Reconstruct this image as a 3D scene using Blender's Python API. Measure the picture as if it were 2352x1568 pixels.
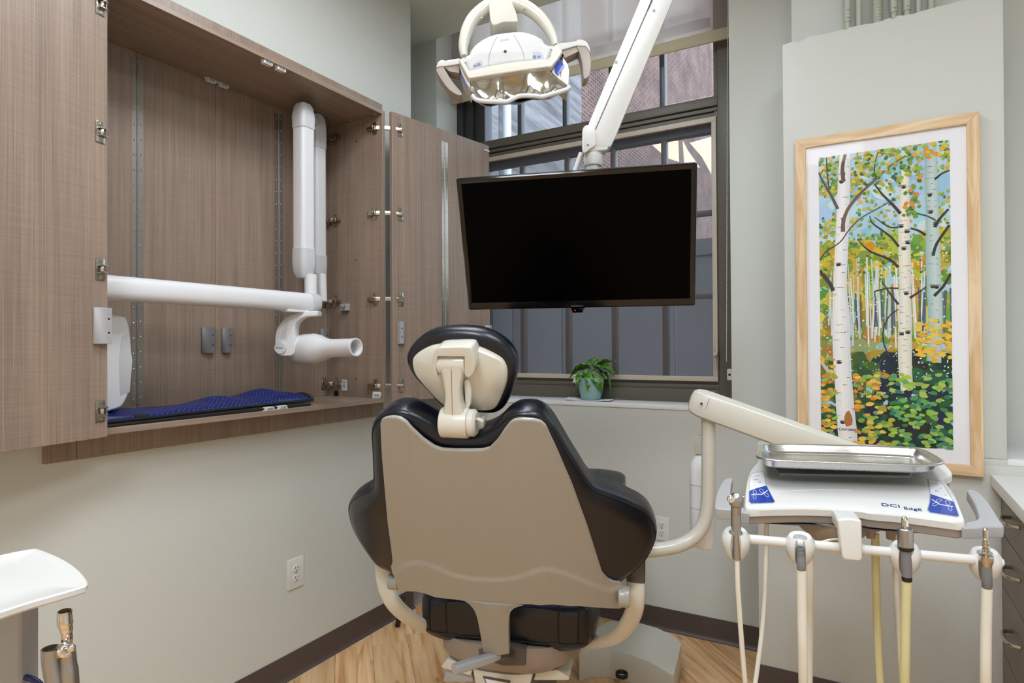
import bpy, bmesh, math, random
import numpy as np
from mathutils import Vector, Matrix
random.seed(7)
scene = bpy.context.scene
for o in list(bpy.data.objects):
    bpy.data.objects.remove(o)
C = scene.collection
V = Vector
R = math.radians

# ---------------------------------------------------------------- camera
FPX, CX, CY, CAMH = 1437.0, 1176.0, 784.0, 1.35
def _n(v): return V(v).normalized()
_y = _n(((1998-CX)/FPX, -(792-CY)/FPX, -1)); _x = -_n(((-1335-CX)/FPX, -(811-CY)/FPX, -1))
_x = (_x - _y*_x.dot(_y)).normalized(); _z = _x.cross(_y)
ROT = Matrix((_x, _y, _z))
CAMLOC = V((0, 0, CAMH))
cam_d = bpy.data.cameras.new('camera'); cam = bpy.data.objects.new('camera', cam_d); C.objects.link(cam)
cam.matrix_world = Matrix.Translation(CAMLOC) @ ROT.to_4x4()
cam_d.sensor_width = 36; cam_d.lens = 36*FPX/2352; cam_d.clip_start = .02; cam_d.clip_end = 200
scene.camera = cam

# ---------------------------------------------------------------- world, exposure
world = bpy.data.worlds.new('sky'); scene.world = world; world.use_nodes = True
wn = world.node_tree.nodes; wl = world.node_tree.links
bg = wn['Background']; sky = wn.new('ShaderNodeTexSky'); sky.sky_type = 'HOSEK_WILKIE'
sky.sun_direction = (-.35, -.5, .8); sky.turbidity = 4.0; sky.ground_albedo = .3
hsv = wn.new('ShaderNodeHueSaturation'); hsv.inputs['Saturation'].default_value = .45; wl.new(sky.outputs[0], hsv.inputs['Color']); wl.new(hsv.outputs[0], bg.inputs[0]); bg.inputs[1].default_value = 13.5
vs = scene.view_settings; vs.view_transform = 'Standard'; vs.look = 'None'; vs.gamma = 1.0; vs.use_curve_mapping = False
scene.display_settings.display_device = 'sRGB'
vs.exposure = 0.58
scene.cycles.max_bounces = 8; scene.cycles.glossy_bounces = 3; scene.cycles.caustics_reflective = False; scene.cycles.caustics_refractive = False

# ---------------------------------------------------------------- unseen ceiling lamps (flat LED panels, plus a fill panel added behind the camera)
def area(name, loc, sx, sy, power, col):
    l = bpy.data.lights.new(name, 'AREA'); l.shape = 'RECTANGLE'; l.size = sx; l.size_y = sy; l.energy = power; l.color = col
    o = bpy.data.objects.new(name, l); C.objects.link(o); o.location = loc; return o
LAMPS = [((-1.0, 1.40, 3.10), .6, 1.2, 18), ((.40, .55, 3.10), .6, 1.2, 19), ((-.3, -.95, 3.10), .6, 1.2, 40)]  # last entry is fill, added to even out the far walls
for p, sx, sy, w in LAMPS:
    area('unseen_ceiling_or_fill_light', p, sx-.06, sy-.06, w, (.905, .965, 1.07))

# ---------------------------------------------------------------- measuring helpers (points of the place found from the camera's rays)
def ray(u, v): return ROT @ V(((u-CX)/FPX, -(v-CY)/FPX, -1))
def W(u, v, ax, val):
    d = ray(u, v); t = (val-CAMLOC[ax])/d[ax]; return CAMLOC + d*t
def D(u, v, d): return CAMLOC + ray(u, v)*d
class Plane:
    """a plane in the room: origin, across, up; n points away from the camera"""
    def __init__(s, o, ex, ey):
        s.o = V(o); s.ex = V(ex).normalized(); s.ey = (V(ey)-s.ex*V(ey).dot(s.ex)).normalized(); s.n = s.ey.cross(s.ex)
    def px(s, u, v, h=0):
        d = ray(u, v); o = s.o+s.n*h; t = (o-CAMLOC).dot(s.n)/d.dot(s.n); q = CAMLOC+d*t-s.o
        return (q.dot(s.ex), q.dot(s.ey))
    def pt(s, a, b, h=0): return s.o+s.ex*a+s.ey*b+s.n*h
    def pxs(s, pts, h=0): return [s.px(u, v, h) for u, v in pts]

# ---------------------------------------------------------------- objects
WM = {}
def setp(o, label=None, cat=None, group=None, kind=None):
    if label: o['label'] = label
    if cat: o['category'] = cat
    if group: o['group'] = group
    if kind: o['kind'] = kind
    return o
def thing(name, loc, label=None, cat=None, group=None, kind=None, rot=None):
    o = bpy.data.objects.new(name, None); C.objects.link(o); o.empty_display_size = .05
    M = Matrix.Translation(V(loc)) @ (rot.to_4x4() if rot else Matrix.Identity(4))
    o.matrix_world = M; WM[o.name] = M
    return setp(o, label, cat, group, kind)
def mesh_of(name, bm, mat, smooth=True, ang=35):
    bmesh.ops.recalc_face_normals(bm, faces=bm.faces)
    if smooth:
        c = math.cos(R(ang))
        for f in bm.faces: f.smooth = True
        for e in bm.edges:
            if len(e.link_faces) == 2 and e.link_faces[0].normal.dot(e.link_faces[1].normal) < c: e.smooth = False
    me = bpy.data.meshes.new(name); bm.to_mesh(me); bm.free()
    for m in (mat if isinstance(mat, (list, tuple)) else [mat]): me.materials.append(M_[m] if isinstance(m, str) else m)
    return me
def obj(name, bm, mat, parent=None, label=None, cat=None, group=None, kind=None, smooth=True, ang=35, mod=None):
    if parent is not None: M = WM[parent.name]
    else:
        co = [v.co for v in bm.verts]; lo = [min(c[i] for c in co) for i in range(3)]; hi = [max(c[i] for c in co) for i in range(3)]
        M = Matrix.Translation(((lo[0]+hi[0])/2, (lo[1]+hi[1])/2, lo[2]))
    bm.transform(M.inverted())
    o = bpy.data.objects.new(name, mesh_of(name, bm, mat, smooth, ang)); C.objects.link(o)
    if parent is not None: o.parent = parent
    else: o.matrix_world = M
    WM[o.name] = M
    if mod: mod(o)
    return setp(o, label, cat, group, kind)
def inst(name, me, parent, M, label=None):
    o = bpy.data.objects.new(name, me); C.objects.link(o); o.parent = parent
    o.matrix_basis = WM[parent.name].inverted() @ M; WM[o.name] = M
    if label: o['label'] = label
    return o
def dup(root, M, label=None, group=None):
    """copy of a thing with its parts and sub-parts, placed at M"""
    def cp(o, par):
        c = o.copy(); C.objects.link(c); c.parent = par
        for ch in [x for x in bpy.data.objects if x.parent == o]: cp(ch, c)
        return c
    r = cp(root, None); r.matrix_world = M; WM[r.name] = M
    if label: r['label'] = label
    if group: r['group'] = group
    return r

# ---------------------------------------------------------------- shapes
def B(): return bmesh.new()
def addf(bm, vs, mi=0):
    try:
        f = bm.faces.new(vs); f.material_index = mi; return f
    except ValueError: return None
def bevel(bm, w, seg=2, ang=30, edges=None):
    if edges is None:
        bm.normal_update(); c = math.cos(R(ang))
        edges = [e for e in bm.edges if len(e.link_faces) == 2 and e.link_faces[0].normal.dot(e.link_faces[1].normal) < c]
    if edges: bmesh.ops.bevel(bm, geom=edges, offset=w, segments=seg, profile=.6, affect='EDGES', clamp_overlap=True)
    return bm
def merge(bm, other):
    me = bpy.data.meshes.new('tmp'); other.to_mesh(me); other.free(); bm.from_mesh(me); bpy.data.meshes.remove(me); return bm
def box(bm, lo, hi, M=None, bev=0, seg=2, mi=0):
    b = B(); r = bmesh.ops.create_cube(b, size=1)
    lo, hi = V(lo), V(hi); c = (lo+hi)/2; s = hi-lo
    for v in b.verts: v.co = V((v.co.x*s.x+c.x, v.co.y*s.y+c.y, v.co.z*s.z+c.z))
    if bev: bevel(b, bev, seg)
    if M is not None: b.transform(M)
    for f in b.faces: f.material_index = mi
    return merge(bm, b)
def frame(d, up=(0, 0, 1)):
    z = V(d).normalized(); u = V(up)
    if abs(z.dot(u)) > .98: u = V((1, 0, 0)) if abs(z.x) < .9 else V((0, 1, 0))
    x = u.cross(z).normalized(); y = z.cross(x); return x, y, z
def loft(bm, loops, cap=True, closed=False, mi=0):
    rings = [[bm.verts.new(p) for p in l] for l in loops]
    n = len(rings[0]); m = len(rings)
    for i in range(m if closed else m-1):
        a, b = rings[i], rings[(i+1) % m]
        for j in range(n): addf(bm, (a[j], a[(j+1) % n], b[(j+1) % n], b[j]), mi)
    if cap and not closed:
        addf(bm, rings[0][::-1], mi); addf(bm, rings[-1], mi)
    return bm
def circ(c, x, y, rx, ry=None, n=20, p=1.0):
    ry = ry or rx; out = []
    for i in range(n):
        a = 2*math.pi*i/n; cs, sn = math.cos(a), math.sin(a)
        if p != 1.0: cs = math.copysign(abs(cs)**p, cs); sn = math.copysign(abs(sn)**p, sn)
        out.append(V(c)+x*(rx*cs)+y*(ry*sn))
    return out
def tube(bm, pts, r, n=14, cap=True, up=(0, 0, 1), ry=None, p=1.0, closed=False, mi=0):
    pts = [V(q) for q in pts]; m = len(pts); rr = r if isinstance(r, (list, tuple)) else [r]*m
    ryy = ry if isinstance(ry, (list, tuple)) else [ry]*m
    loops = []; x = None
    for i, q in enumerate(pts):
        a = pts[i-1] if (i or closed) else pts[0]; b = pts[(i+1) % m] if (i < m-1 or closed) else pts[-1]
        t = (b-a).normalized()
        if x is None: x, y, _ = frame(t, up)
        else:
            x = (x-t*x.dot(t)).normalized(); y = t.cross(x)
        loops.append(circ(q, x, y, rr[i], ryy[i], n, p))
    return loft(bm, loops, cap, closed, mi)
def cyl(bm, a, b, r, r2=None, n=20, mi=0, cap=True): return tube(bm, [a, b], [r, r if r2 is None else r2], n, mi=mi, cap=cap)
def lathe(bm, prof, c, axis=(0, 0, 1), n=28, up=(0, 1, 0), mi=0, cap=True):
    x, y, z = frame(axis, up)
    return loft(bm, [circ(V(c)+z*h, x, y, max(r, 1e-5), None, n) for r, h in prof], cap, mi=mi)
def ball(bm, c, r, n=16, sx=1, sy=1, sz=1, M=None, mi=0):
    b = B(); bmesh.ops.create_uvsphere(b, u_segments=n, v_segments=max(6, n//2), radius=r)
    for v in b.verts: v.co = V((v.co.x*sx, v.co.y*sy, v.co.z*sz))
    if M is not None: b.transform(M)
    for v in b.verts: v.co += V(c)
    for f in b.faces: f.material_index = mi
    return merge(bm, b)
def spline(pts, k=8, closed=False):
    pts = [V(p) if len(p) == 3 else V((p[0], p[1], 0)) for p in pts]; n = len(pts); out = []
    for i in range(n if closed else n-1):
        if closed: p0, p1, p2, p3 = pts[i-1], pts[i], pts[(i+1) % n], pts[(i+2) % n]
        else: p0, p1, p2, p3 = pts[max(i-1, 0)], pts[i], pts[i+1], pts[min(i+2, n-1)]
        for j in range(k):
            t = j/k; t2 = t*t; t3 = t2*t
            out.append(.5*((2*p1)+(p2-p0)*t+(2*p0-5*p1+4*p2-p3)*t2+(3*p1-p0-3*p2+p3)*t3))
    if not closed: out.append(pts[-1].copy())
    return out
def resample(pts, n, closed=False):
    pts = [V(p) if len(p) == 3 else V((p[0], p[1], 0)) for p in pts]
    if closed: pts = pts+[pts[0]]
    L = [0]
    for a, b in zip(pts, pts[1:]): L.append(L[-1]+(b-a).length)
    out = []; j = 0; m = n if closed else n-1
    for i in range(n):
        t = L[-1]*i/m
        while j < len(L)-2 and L[j+1] < t: j += 1
        s = (t-L[j])/max(L[j+1]-L[j], 1e-9); out.append(pts[j].lerp(pts[j+1], min(1, s)))
    return out
def rrect(w, h, r, k=5):
    out = []
    for cx, cy, a0 in ((w/2-r, h/2-r, 0), (-w/2+r, h/2-r, 90), (-w/2+r, -h/2+r, 180), (w/2-r, -h/2+r, 270)):
        for i in range(k+1):
            a = R(a0+90*i/k); out.append((cx+r*math.cos(a), cy+r*math.sin(a)))
    return out
def prism(bm, pl, pts, h0, h1, bev=0, seg=2, mi=0):
    """outline on a plane, given thickness along its normal"""
    b = B(); a = [b.verts.new(pl.pt(x, y, h0)) for x, y, *_ in pts]; c = [b.verts.new(pl.pt(x, y, h1)) for x, y, *_ in pts]
    addf(b, a); addf(b, c[::-1]); n = len(a)
    for i in range(n): addf(b, (a[i], c[i], c[(i+1) % n], a[(i+1) % n]))
    bmesh.ops.recalc_face_normals(b, faces=b.faces)
    if bev: bevel(b, bev, seg, 50)
    for f in b.faces: f.material_index = mi
    return merge(bm, b)
def offset2(pts, d):
    """inward offset of a closed 2-D outline"""
    P = [V((p[0], p[1])) for p in pts]; n = len(P)
    A = sum(P[i].x*P[(i+1) % n].y-P[(i+1) % n].x*P[i].y for i in range(n)); sg = 1 if A > 0 else -1; out = []
    for i in range(n):
        t = (P[(i+1) % n]-P[i-1]); t = t.normalized() if t.length > 1e-9 else V((1, 0)); out.append((P[i].x-t.y*d*sg, P[i].y+t.x*d*sg))
    return out
def puff(bm, pl, pts, h_front, h_back, rim, n=72, steps=6, cx=None, hfun=None, mi=0):
    """cushion: closed outline with a rounded rim of width rim; h_front/h_back are the heights either side of the plane"""
    o = [(p.x, p.y) for p in resample(pts, n, True)]
    c = cx or (sum(p[0] for p in o)/n, sum(p[1] for p in o)/n)
    hf = hfun or (lambda x, y: 0)
    def ring(d, h):
        q = offset2(o, d) if d else o
        return [pl.pt(x, y, h+hf(x, y)) for x, y in q]
    loops = []
    def side(hh):
        L = []
        for i in range(1, steps+1):
            a = math.pi/2*i/steps; L.append(ring(rim*(1-math.cos(a)), hh*math.sin(a)))
        q = offset2(o, rim)
        for t in (.35, .7, .92): L.append([pl.pt(x+(c[0]-x)*t, y+(c[1]-y)*t, hh+hf(x+(c[0]-x)*t, y+(c[1]-y)*t)) for x, y in q])
        return L
    return loft(bm, side(h_front)[::-1]+[ring(0, 0)]+side(h_back), True, mi=mi)
def coons(bot, top, left, right, nu, nv):
    """grid of 2-D points inside four boundary curves (bot/top left to right, left/right bottom to top)"""
    b, t = resample(bot, nu), resample(top, nu); l, r = resample(left, nv), resample(right, nv); g = []
    for j in range(nv):
        v = j/(nv-1); row = []
        for i in range(nu):
            u = i/(nu-1)
            p = b[i]*(1-v)+t[i]*v+l[j]*(1-u)+r[j]*u-(b[0]*(1-u)*(1-v)+b[-1]*u*(1-v)+t[0]*(1-u)*v+t[-1]*u*v)
            row.append((p.x, p.y))
        g.append(row)
    return g
def sheet(bm, g, f_out, f_in):
    """solid sheet from a grid of 2-D points and two height functions to 3-D"""
    A = [[bm.verts.new(f_out(x, y)) for x, y in row] for row in g]; Bv = [[bm.verts.new(f_in(x, y)) for x, y in row] for row in g]
    m, n = len(g), len(g[0])
    for j in range(m-1):
        for i in range(n-1):
            addf(bm, (A[j][i], A[j][i+1], A[j+1][i+1], A[j+1][i])); addf(bm, (Bv[j][i], Bv[j+1][i], Bv[j+1][i+1], Bv[j][i+1]))
    for i in range(n-1):
        addf(bm, (A[0][i], Bv[0][i], Bv[0][i+1], A[0][i+1])); addf(bm, (A[-1][i], A[-1][i+1], Bv[-1][i+1], Bv[-1][i]))
    for j in range(m-1):
        addf(bm, (A[j][0], A[j+1][0], Bv[j+1][0], Bv[j][0])); addf(bm, (A[j][-1], Bv[j][-1], Bv[j+1][-1], A[j+1][-1]))
    return bm
def subsurf(lv=2):
    def f(o):
        m = o.modifiers.new('subd', 'SUBSURF'); m.levels = lv; m.render_levels = lv
    return f
def text_bm(s, size, M, depth=.0004, font_shear=0.0, spacing=1.0):
    cu = bpy.data.curves.new('t', 'FONT'); cu.body = s; cu.size = size; cu.extrude = depth; cu.align_x = 'CENTER'; cu.align_y = 'CENTER'
    cu.shear = font_shear; cu.space_character = spacing
    o = bpy.data.objects.new('t', cu); C.objects.link(o); dg = bpy.context.evaluated_depsgraph_get()
    me = bpy.data.meshes.new_from_object(o.evaluated_get(dg)); bm = B(); bm.from_mesh(me)
    bpy.data.objects.remove(o); bpy.data.curves.remove(cu); bpy.data.meshes.remove(me); bm.transform(M); return bm
def Mpl(pl, a, b, h=0, rot=0):
    """matrix that lays x/y drawings on a plane, facing the camera side"""
    c, s = math.cos(rot), math.sin(rot); ex = pl.ex*c+pl.ey*s; ey = -pl.ex*s+pl.ey*c; n = -pl.n
    M = Matrix((ex, ey, n)).transposed().to_4x4(); M.translation = pl.pt(a, b, h); return M
# ---------------------------------------------------------------- materials
M_ = {}
def lin(c): return tuple(((x/255)/12.92 if x/255 <= .04045 else ((x/255+.055)/1.055)**2.4) for x in c)+(1,)
def mat(name, rgb, rough=.5, metal=0, spec=.5, coat=0, bump=None, var=None, trans=0, emit=None, ior=None, sheen=0):
    m = bpy.data.materials.new(name); m.use_nodes = True; nt = m.node_tree; n = nt.nodes; l = nt.links
    p = n['Principled BSDF']; col = lin(rgb)
    p.inputs['Base Color'].default_value = col; p.inputs['Roughness'].default_value = rough; p.inputs['Metallic'].default_value = metal
    p.inputs['Specular IOR Level'].default_value = spec; p.inputs['Coat Weight'].default_value = coat; p.inputs['Transmission Weight'].default_value = trans
    p.inputs['Coat Roughness'].default_value = .08
    if ior: p.inputs['IOR'].default_value = ior
    if emit: p.inputs['Emission Color'].default_value = col; p.inputs['Emission Strength'].default_value = emit
    tc = n.new('ShaderNodeTexCoord')
    if var:   # (scale, amount): soft colour variation
        ns = n.new('ShaderNodeTexNoise'); ns.inputs['Scale'].default_value = var[0]; ns.inputs['Detail'].default_value = 4
        hs = n.new('ShaderNodeHueSaturation'); mr = n.new('ShaderNodeMapRange'); mr.inputs[3].default_value = 1-var[1]; mr.inputs[4].default_value = 1+var[1]
        l.new(tc.outputs['Object'], ns.inputs['Vector']); l.new(ns.outputs['Fac'], mr.inputs[0]); l.new(mr.outputs[0], hs.inputs['Value'])
        hs.inputs['Color'].default_value = col; l.new(hs.outputs[0], p.inputs['Base Color'])
    if bump:  # (scale, distance)
        nb = n.new('ShaderNodeTexNoise'); nb.inputs['Scale'].default_value = bump[0]; nb.inputs['Detail'].default_value = 3
        bp = n.new('ShaderNodeBump'); bp.inputs['Distance'].default_value = bump[1]; bp.inputs['Strength'].default_value = bump[2] if len(bump) > 2 else .5
        l.new(tc.outputs['Object'], nb.inputs['Vector']); l.new(nb.outputs['Fac'], bp.inputs['Height']); l.new(bp.outputs[0], p.inputs['Normal'])
    M_[name] = m; return m
def nodes(m): nt = M_[m].node_tree; return nt.nodes, nt.links, nt.nodes['Principled BSDF']
mat('paint', (204, 206, 198), .62, bump=(170, .0016, .35), var=(1.3, .02))
mat('ceiling_paint', (226, 230, 216), .7, bump=(170, .0016, .3))
mat('wall_white', (226, 226, 220), .6)
mat('sill_white', (232, 232, 230), .35)
mat('cove_base', (80, 68, 63), .42, spec=.45)
mat('bronze', (96, 91, 80), .42, var=(8, .05), spec=.4)
mat('bronze_dark', (52, 52, 54), .4)
mat('beige_alu', (190, 178, 160), .4, spec=.5)
mat('muntin', (70, 74, 80), .35)
mat('muntin_low', (86, 74, 66), .4)
mat('plastic_white', (218, 218, 213), .32)
mat('plastic_cream', (210, 207, 194), .28, spec=.5, coat=.25)
mat('shell_cream', (160, 157, 148), .34, spec=.5, coat=.2)
mat('xray_white', (226, 226, 226), .3, spec=.5)
mat('lamp_white', (196, 196, 192), .38)
mat('pad_grey', (172, 174, 186), .35)
mat('xray_grey', (206, 207, 208), .35)
mat('plastic_grey', (168, 168, 168), .4)
mat('plastic_midgrey', (120, 119, 120), .42)
mat('plastic_dark', (84, 79, 76), .4)
mat('taupe', (150, 139, 128), .42)
mat('black', (14, 14, 15), .45)
mat('black_gloss', (7, 7, 8), .12, spec=.5)
mat('screen', (1, 1, 1), .3, spec=.04)
mat('chrome', (225, 222, 215), .12, metal=1)
mat('nickel', (190, 182, 168), .24, metal=1)
mat('satin_metal', (172, 172, 172), .34, metal=1)
mat('alu_hinge', (160, 154, 146), .42, metal=.85)
mat('blue_decal', (22, 62, 160), .3, coat=.3)
mat('decal_white', (236, 237, 240), .3)
mat('ink', (40, 44, 60), .5)
mat('ink_blue', (24, 52, 120), .4)
mat('red_led', (255, 40, 30), .4, emit=3)
mat('hose_white', (222, 218, 204), .4)
mat('hose_beige', (186, 178, 156), .45)
mat('hose_yellow', (206, 198, 148), .4)
mat('hose_taupe', (150, 138, 118), .45)
mat('hose_blue', (30, 46, 92), .35)
mat('bottle', (238, 240, 240), .35, trans=.0)
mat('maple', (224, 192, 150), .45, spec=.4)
mat('mat_board', (240, 239, 242), .8)
mat('pot', (140, 180, 172), .3, coat=.3)
mat('soil', (60, 46, 36), .9)
mat('leaf', (70, 128, 24), .35, spec=.5, var=(22, .35))
mat('stem', (88, 120, 44), .5)
mat('paper', (238, 238, 240), .8)
mat('slate', (62, 62, 66), .7, var=(2, .08))
mat('pipe_paint', (186, 191, 173), .45)
mat('counter', (240, 238, 234), .35, var=(60, .03))
mat('drawer', (112, 99, 86), .45)
mat('mortar', (150, 140, 132), .9)
mat('fleck', (230, 228, 220), .6)
mat('downpipe', (225, 232, 240), .5)

# leather: soft creases, satin
mat('leather', (13, 17, 27), .30, spec=.5, bump=(260, .0008, .18))
mat('leather_seam', (9, 9, 11), .5)
# laminate: fine linear grain crossed by faint saw marks; axis = the way the grain runs
def laminate(name, rgb, axis, dark=.62, light=1.25):
    m = mat(name, rgb, .36, spec=.5); n, l, p = nodes(name); tc = n.new('ShaderNodeTexCoord')
    def streak(sc, seed):
        mp = n.new('ShaderNodeMapping'); mp.inputs['Scale'].default_value = sc; mp.inputs['Location'].default_value = (seed, seed*.7, seed*1.3)
        ns = n.new('ShaderNodeTexNoise'); ns.inputs['Scale'].default_value = 1; ns.inputs['Detail'].default_value = 3; ns.inputs['Roughness'].default_value = .6
        l.new(tc.outputs['Object'], mp.inputs[0]); l.new(mp.outputs[0], ns.inputs['Vector']); return ns.outputs['Fac']
    al, ac, ab = 2.2, 260, 26
    s1 = [ac]*3; s1[axis] = al; s2 = [ab]*3; s2[axis] = .9; s3 = [7.0]*3; s3[axis] = 320
    f1, f2, f3 = streak(s1, 1.1), streak(s2, 4.7), streak(s3, 9.2)
    def math_(op, a, b):
        q = n.new('ShaderNodeMath'); q.operation = op
        for i, x in enumerate((a, b)):
            if isinstance(x, (int, float)): q.inputs[i].default_value = x
            else: l.new(x, q.inputs[i])
        return q.outputs[0]
    s = math_('ADD', math_('MULTIPLY', f1, .5), math_('ADD', math_('MULTIPLY', f2, .35), math_('MULTIPLY', f3, .22)))
    cr = n.new('ShaderNodeValToRGB'); c = lin(rgb)
    cr.color_ramp.elements[0].position = .36; cr.color_ramp.elements[0].color = tuple(x*dark for x in c[:3])+(1,)
    cr.color_ramp.elements[1].position = .72; cr.color_ramp.elements[1].color = tuple(min(1, x*light) for x in c[:3])+(1,)
    l.new(s, cr.inputs[0]); l.new(cr.outputs[0], p.inputs['Base Color'])
    bp = n.new('ShaderNodeBump'); bp.inputs['Distance'].default_value = .0004; bp.inputs['Strength'].default_value = .3; l.new(s, bp.inputs['Height']); l.new(bp.outputs[0], p.inputs['Normal'])
laminate('lam_v', (152, 132, 115), 2)
laminate('lam_y', (152, 132, 115), 1)
# floor planks: grain along local x, tone by plank
def plankmat():
    m = mat('plank', (205, 160, 112), .38, spec=.45); n, l, p = nodes('plank'); tc = n.new('ShaderNodeTexCoord'); oi = n.new('ShaderNodeObjectInfo')
    ad = n.new('ShaderNodeVectorMath'); ad.operation = 'MULTIPLY_ADD'
    cb = n.new('ShaderNodeCombineXYZ'); 
    for i in range(3): l.new(oi.outputs['Random'], cb.inputs[i])
    l.new(cb.outputs[0], ad.inputs[0]); ad.inputs[1].default_value = (37, 53, 91); l.new(tc.outputs['Object'], ad.inputs[2])
    mp = n.new('ShaderNodeMapping'); mp.inputs['Scale'].default_value = (1.6, 22, 22); l.new(ad.outputs[0], mp.inputs[0])
    n1 = n.new('ShaderNodeTexNoise'); n1.inputs['Scale'].default_value = 1.0; n1.inputs['Detail'].default_value = 6; n1.inputs['Distortion'].default_value = 1.2; l.new(mp.outputs[0], n1.inputs['Vector'])
    mp2 = n.new('ShaderNodeMapping'); mp2.inputs['Scale'].default_value = (3.2, 9, 9); l.new(ad.outputs[0], mp2.inputs[0])
    vo = n.new('ShaderNodeTexVoronoi'); vo.inputs['Scale'].default_value = 1.0; l.new(mp2.outputs[0], vo.inputs['Vector'])
    cr = n.new('ShaderNodeValToRGB'); e = cr.color_ramp.elements
    e[0].position = .3; e[0].color = lin((186, 132, 84)); e[1].position = .68; e[1].color = lin((238, 200, 154)); q = e.new(.48); q.color = lin((222, 178, 128))
    l.new(n1.outputs['Fac'], cr.inputs[0])
    kr = n.new('ShaderNodeValToRGB'); kr.color_ramp.elements[0].position = .02; kr.color_ramp.elements[0].color = (.28, .2, .14, 1); kr.color_ramp.elements[1].position = .12; kr.color_ramp.elements[1].color = (1, 1, 1, 1)
    l.new(vo.outputs['Distance'], kr.inputs[0])
    mx = n.new('ShaderNodeMix'); mx.data_type = 'RGBA'; mx.blend_type = 'MULTIPLY'; mx.inputs[0].default_value = .75
    l.new(cr.outputs[0], mx.inputs[6]); l.new(kr.outputs[0], mx.inputs[7])
    hs = n.new('ShaderNodeHueSaturation'); mr = n.new('ShaderNodeMapRange'); mr.inputs[3].default_value = .86; mr.inputs[4].default_value = 1.1
    l.new(oi.outputs['Random'], mr.inputs[0]); l.new(mr.outputs[0], hs.inputs['Value']); l.new(mx.outputs[2], hs.inputs['Color']); l.new(hs.outputs[0], p.inputs['Base Color'])
plankmat()
# maple grain (local z / x lengths both read well)
def maplemat(name, axis):
    mat(name, (224, 194, 152), .45, spec=.4); n, l, p = nodes(name); tc = n.new('ShaderNodeTexCoord'); mp = n.new('ShaderNodeMapping'); s = [30]*3; s[axis] = 3
    mp.inputs['Scale'].default_value = s; ns = n.new('ShaderNodeTexNoise'); ns.inputs['Scale'].default_value = 1; ns.inputs['Detail'].default_value = 4; ns.inputs['Distortion'].default_value = 1.5
    cr = n.new('ShaderNodeValToRGB'); e = cr.color_ramp.elements; e[0].position = .35; e[0].color = lin((206, 170, 124)); e[1].position = .65; e[1].color = lin((232, 204, 166))
    l.new(tc.outputs['Object'], mp.inputs[0]); l.new(mp.outputs[0], ns.inputs['Vector']); l.new(ns.outputs['Fac'], cr.inputs[0]); l.new(cr.outputs[0], p.inputs['Base Color'])
maplemat('maple_v', 2); maplemat('maple_h', 0)
# colours carried by the print's own mesh (flat print)
def printmat(name, rough=.7):
    mat(name, (200, 200, 200), rough); n, l, p = nodes(name); a = n.new('ShaderNodeVertexColor'); a.layer_name = 'Col'; l.new(a.outputs[0], p.inputs['Base Color'])
printmat('print'); printmat('leafmat', .38)
# clear glass: shadow-free pane
def glassmat(name, tint=(1, 1, 1), refl=.07, blue=None):
    m = bpy.data.materials.new(name); m.use_nodes = True; nt = m.node_tree; n = nt.nodes; l = nt.links; n.remove(n['Principled BSDF'])
    t = n.new('ShaderNodeBsdfTransparent'); t.inputs[0].default_value = (*tint, 1); g = n.new('ShaderNodeBsdfGlossy'); g.inputs['Roughness'].default_value = .02
    fr = n.new('ShaderNodeLayerWeight'); fr.inputs[0].default_value = .25; mr = n.new('ShaderNodeMapRange'); mr.inputs[3].default_value = refl*.5; mr.inputs[4].default_value = min(1, refl*6)
    l.new(fr.outputs['Fresnel'], mr.inputs[0]); mx = n.new('ShaderNodeMixShader'); l.new(mr.outputs[0], mx.inputs[0]); l.new(t.outputs[0], mx.inputs[1]); l.new(g.outputs[0], mx.inputs[2])
    l.new(mx.outputs[0], n['Material Output'].inputs[0]); M_[name] = m; return m
glassmat('glass', (.95, .97, .97), .012); glassmat('picture_glass', (.985, .985, .985), .008); glassmat('clear_plastic', (.86, .88, .93), .22)
# insect screen and blind: fine open weave seen as partly transparent cloth
def veil(name, rgb, opac, translucent=.5, weave=0):
    m = bpy.data.materials.new(name); m.use_nodes = True; nt = m.node_tree; n = nt.nodes; l = nt.links; n.remove(n['Principled BSDF'])
    t = n.new('ShaderNodeBsdfTransparent'); d = n.new('ShaderNodeBsdfDiffuse'); d.inputs[0].default_value = lin(rgb); tr = n.new('ShaderNodeBsdfTranslucent'); tr.inputs[0].default_value = lin(rgb)
    m1 = n.new('ShaderNodeMixShader'); m1.inputs[0].default_value = translucent; l.new(d.outputs[0], m1.inputs[1]); l.new(tr.outputs[0], m1.inputs[2])
    m2 = n.new('ShaderNodeMixShader'); l.new(t.outputs[0], m2.inputs[1]); l.new(m1.outputs[0], m2.inputs[2]); m2.inputs[0].default_value = opac
    if weave:
        tc = n.new('ShaderNodeTexCoord'); ns = n.new('ShaderNodeTexNoise'); ns.inputs['Scale'].default_value = weave; ns.inputs['Detail'].default_value = 2
        mr = n.new('ShaderNodeMapRange'); mr.inputs[3].default_value = opac*.8; mr.inputs[4].default_value = min(1, opac*1.2); l.new(tc.outputs['Object'], ns.inputs['Vector']); l.new(ns.outputs['Fac'], mr.inputs[0]); l.new(mr.outputs[0], m2.inputs[0])
    l.new(m2.outputs[0], n['Material Output'].inputs[0]); M_[name] = m
veil('insect_screen', (120, 120, 126), .30, .15); veil('blind_cloth', (236, 222, 208), .78, .8, 500); veil('blind_hem', (226, 216, 192), .97, .5)
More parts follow.
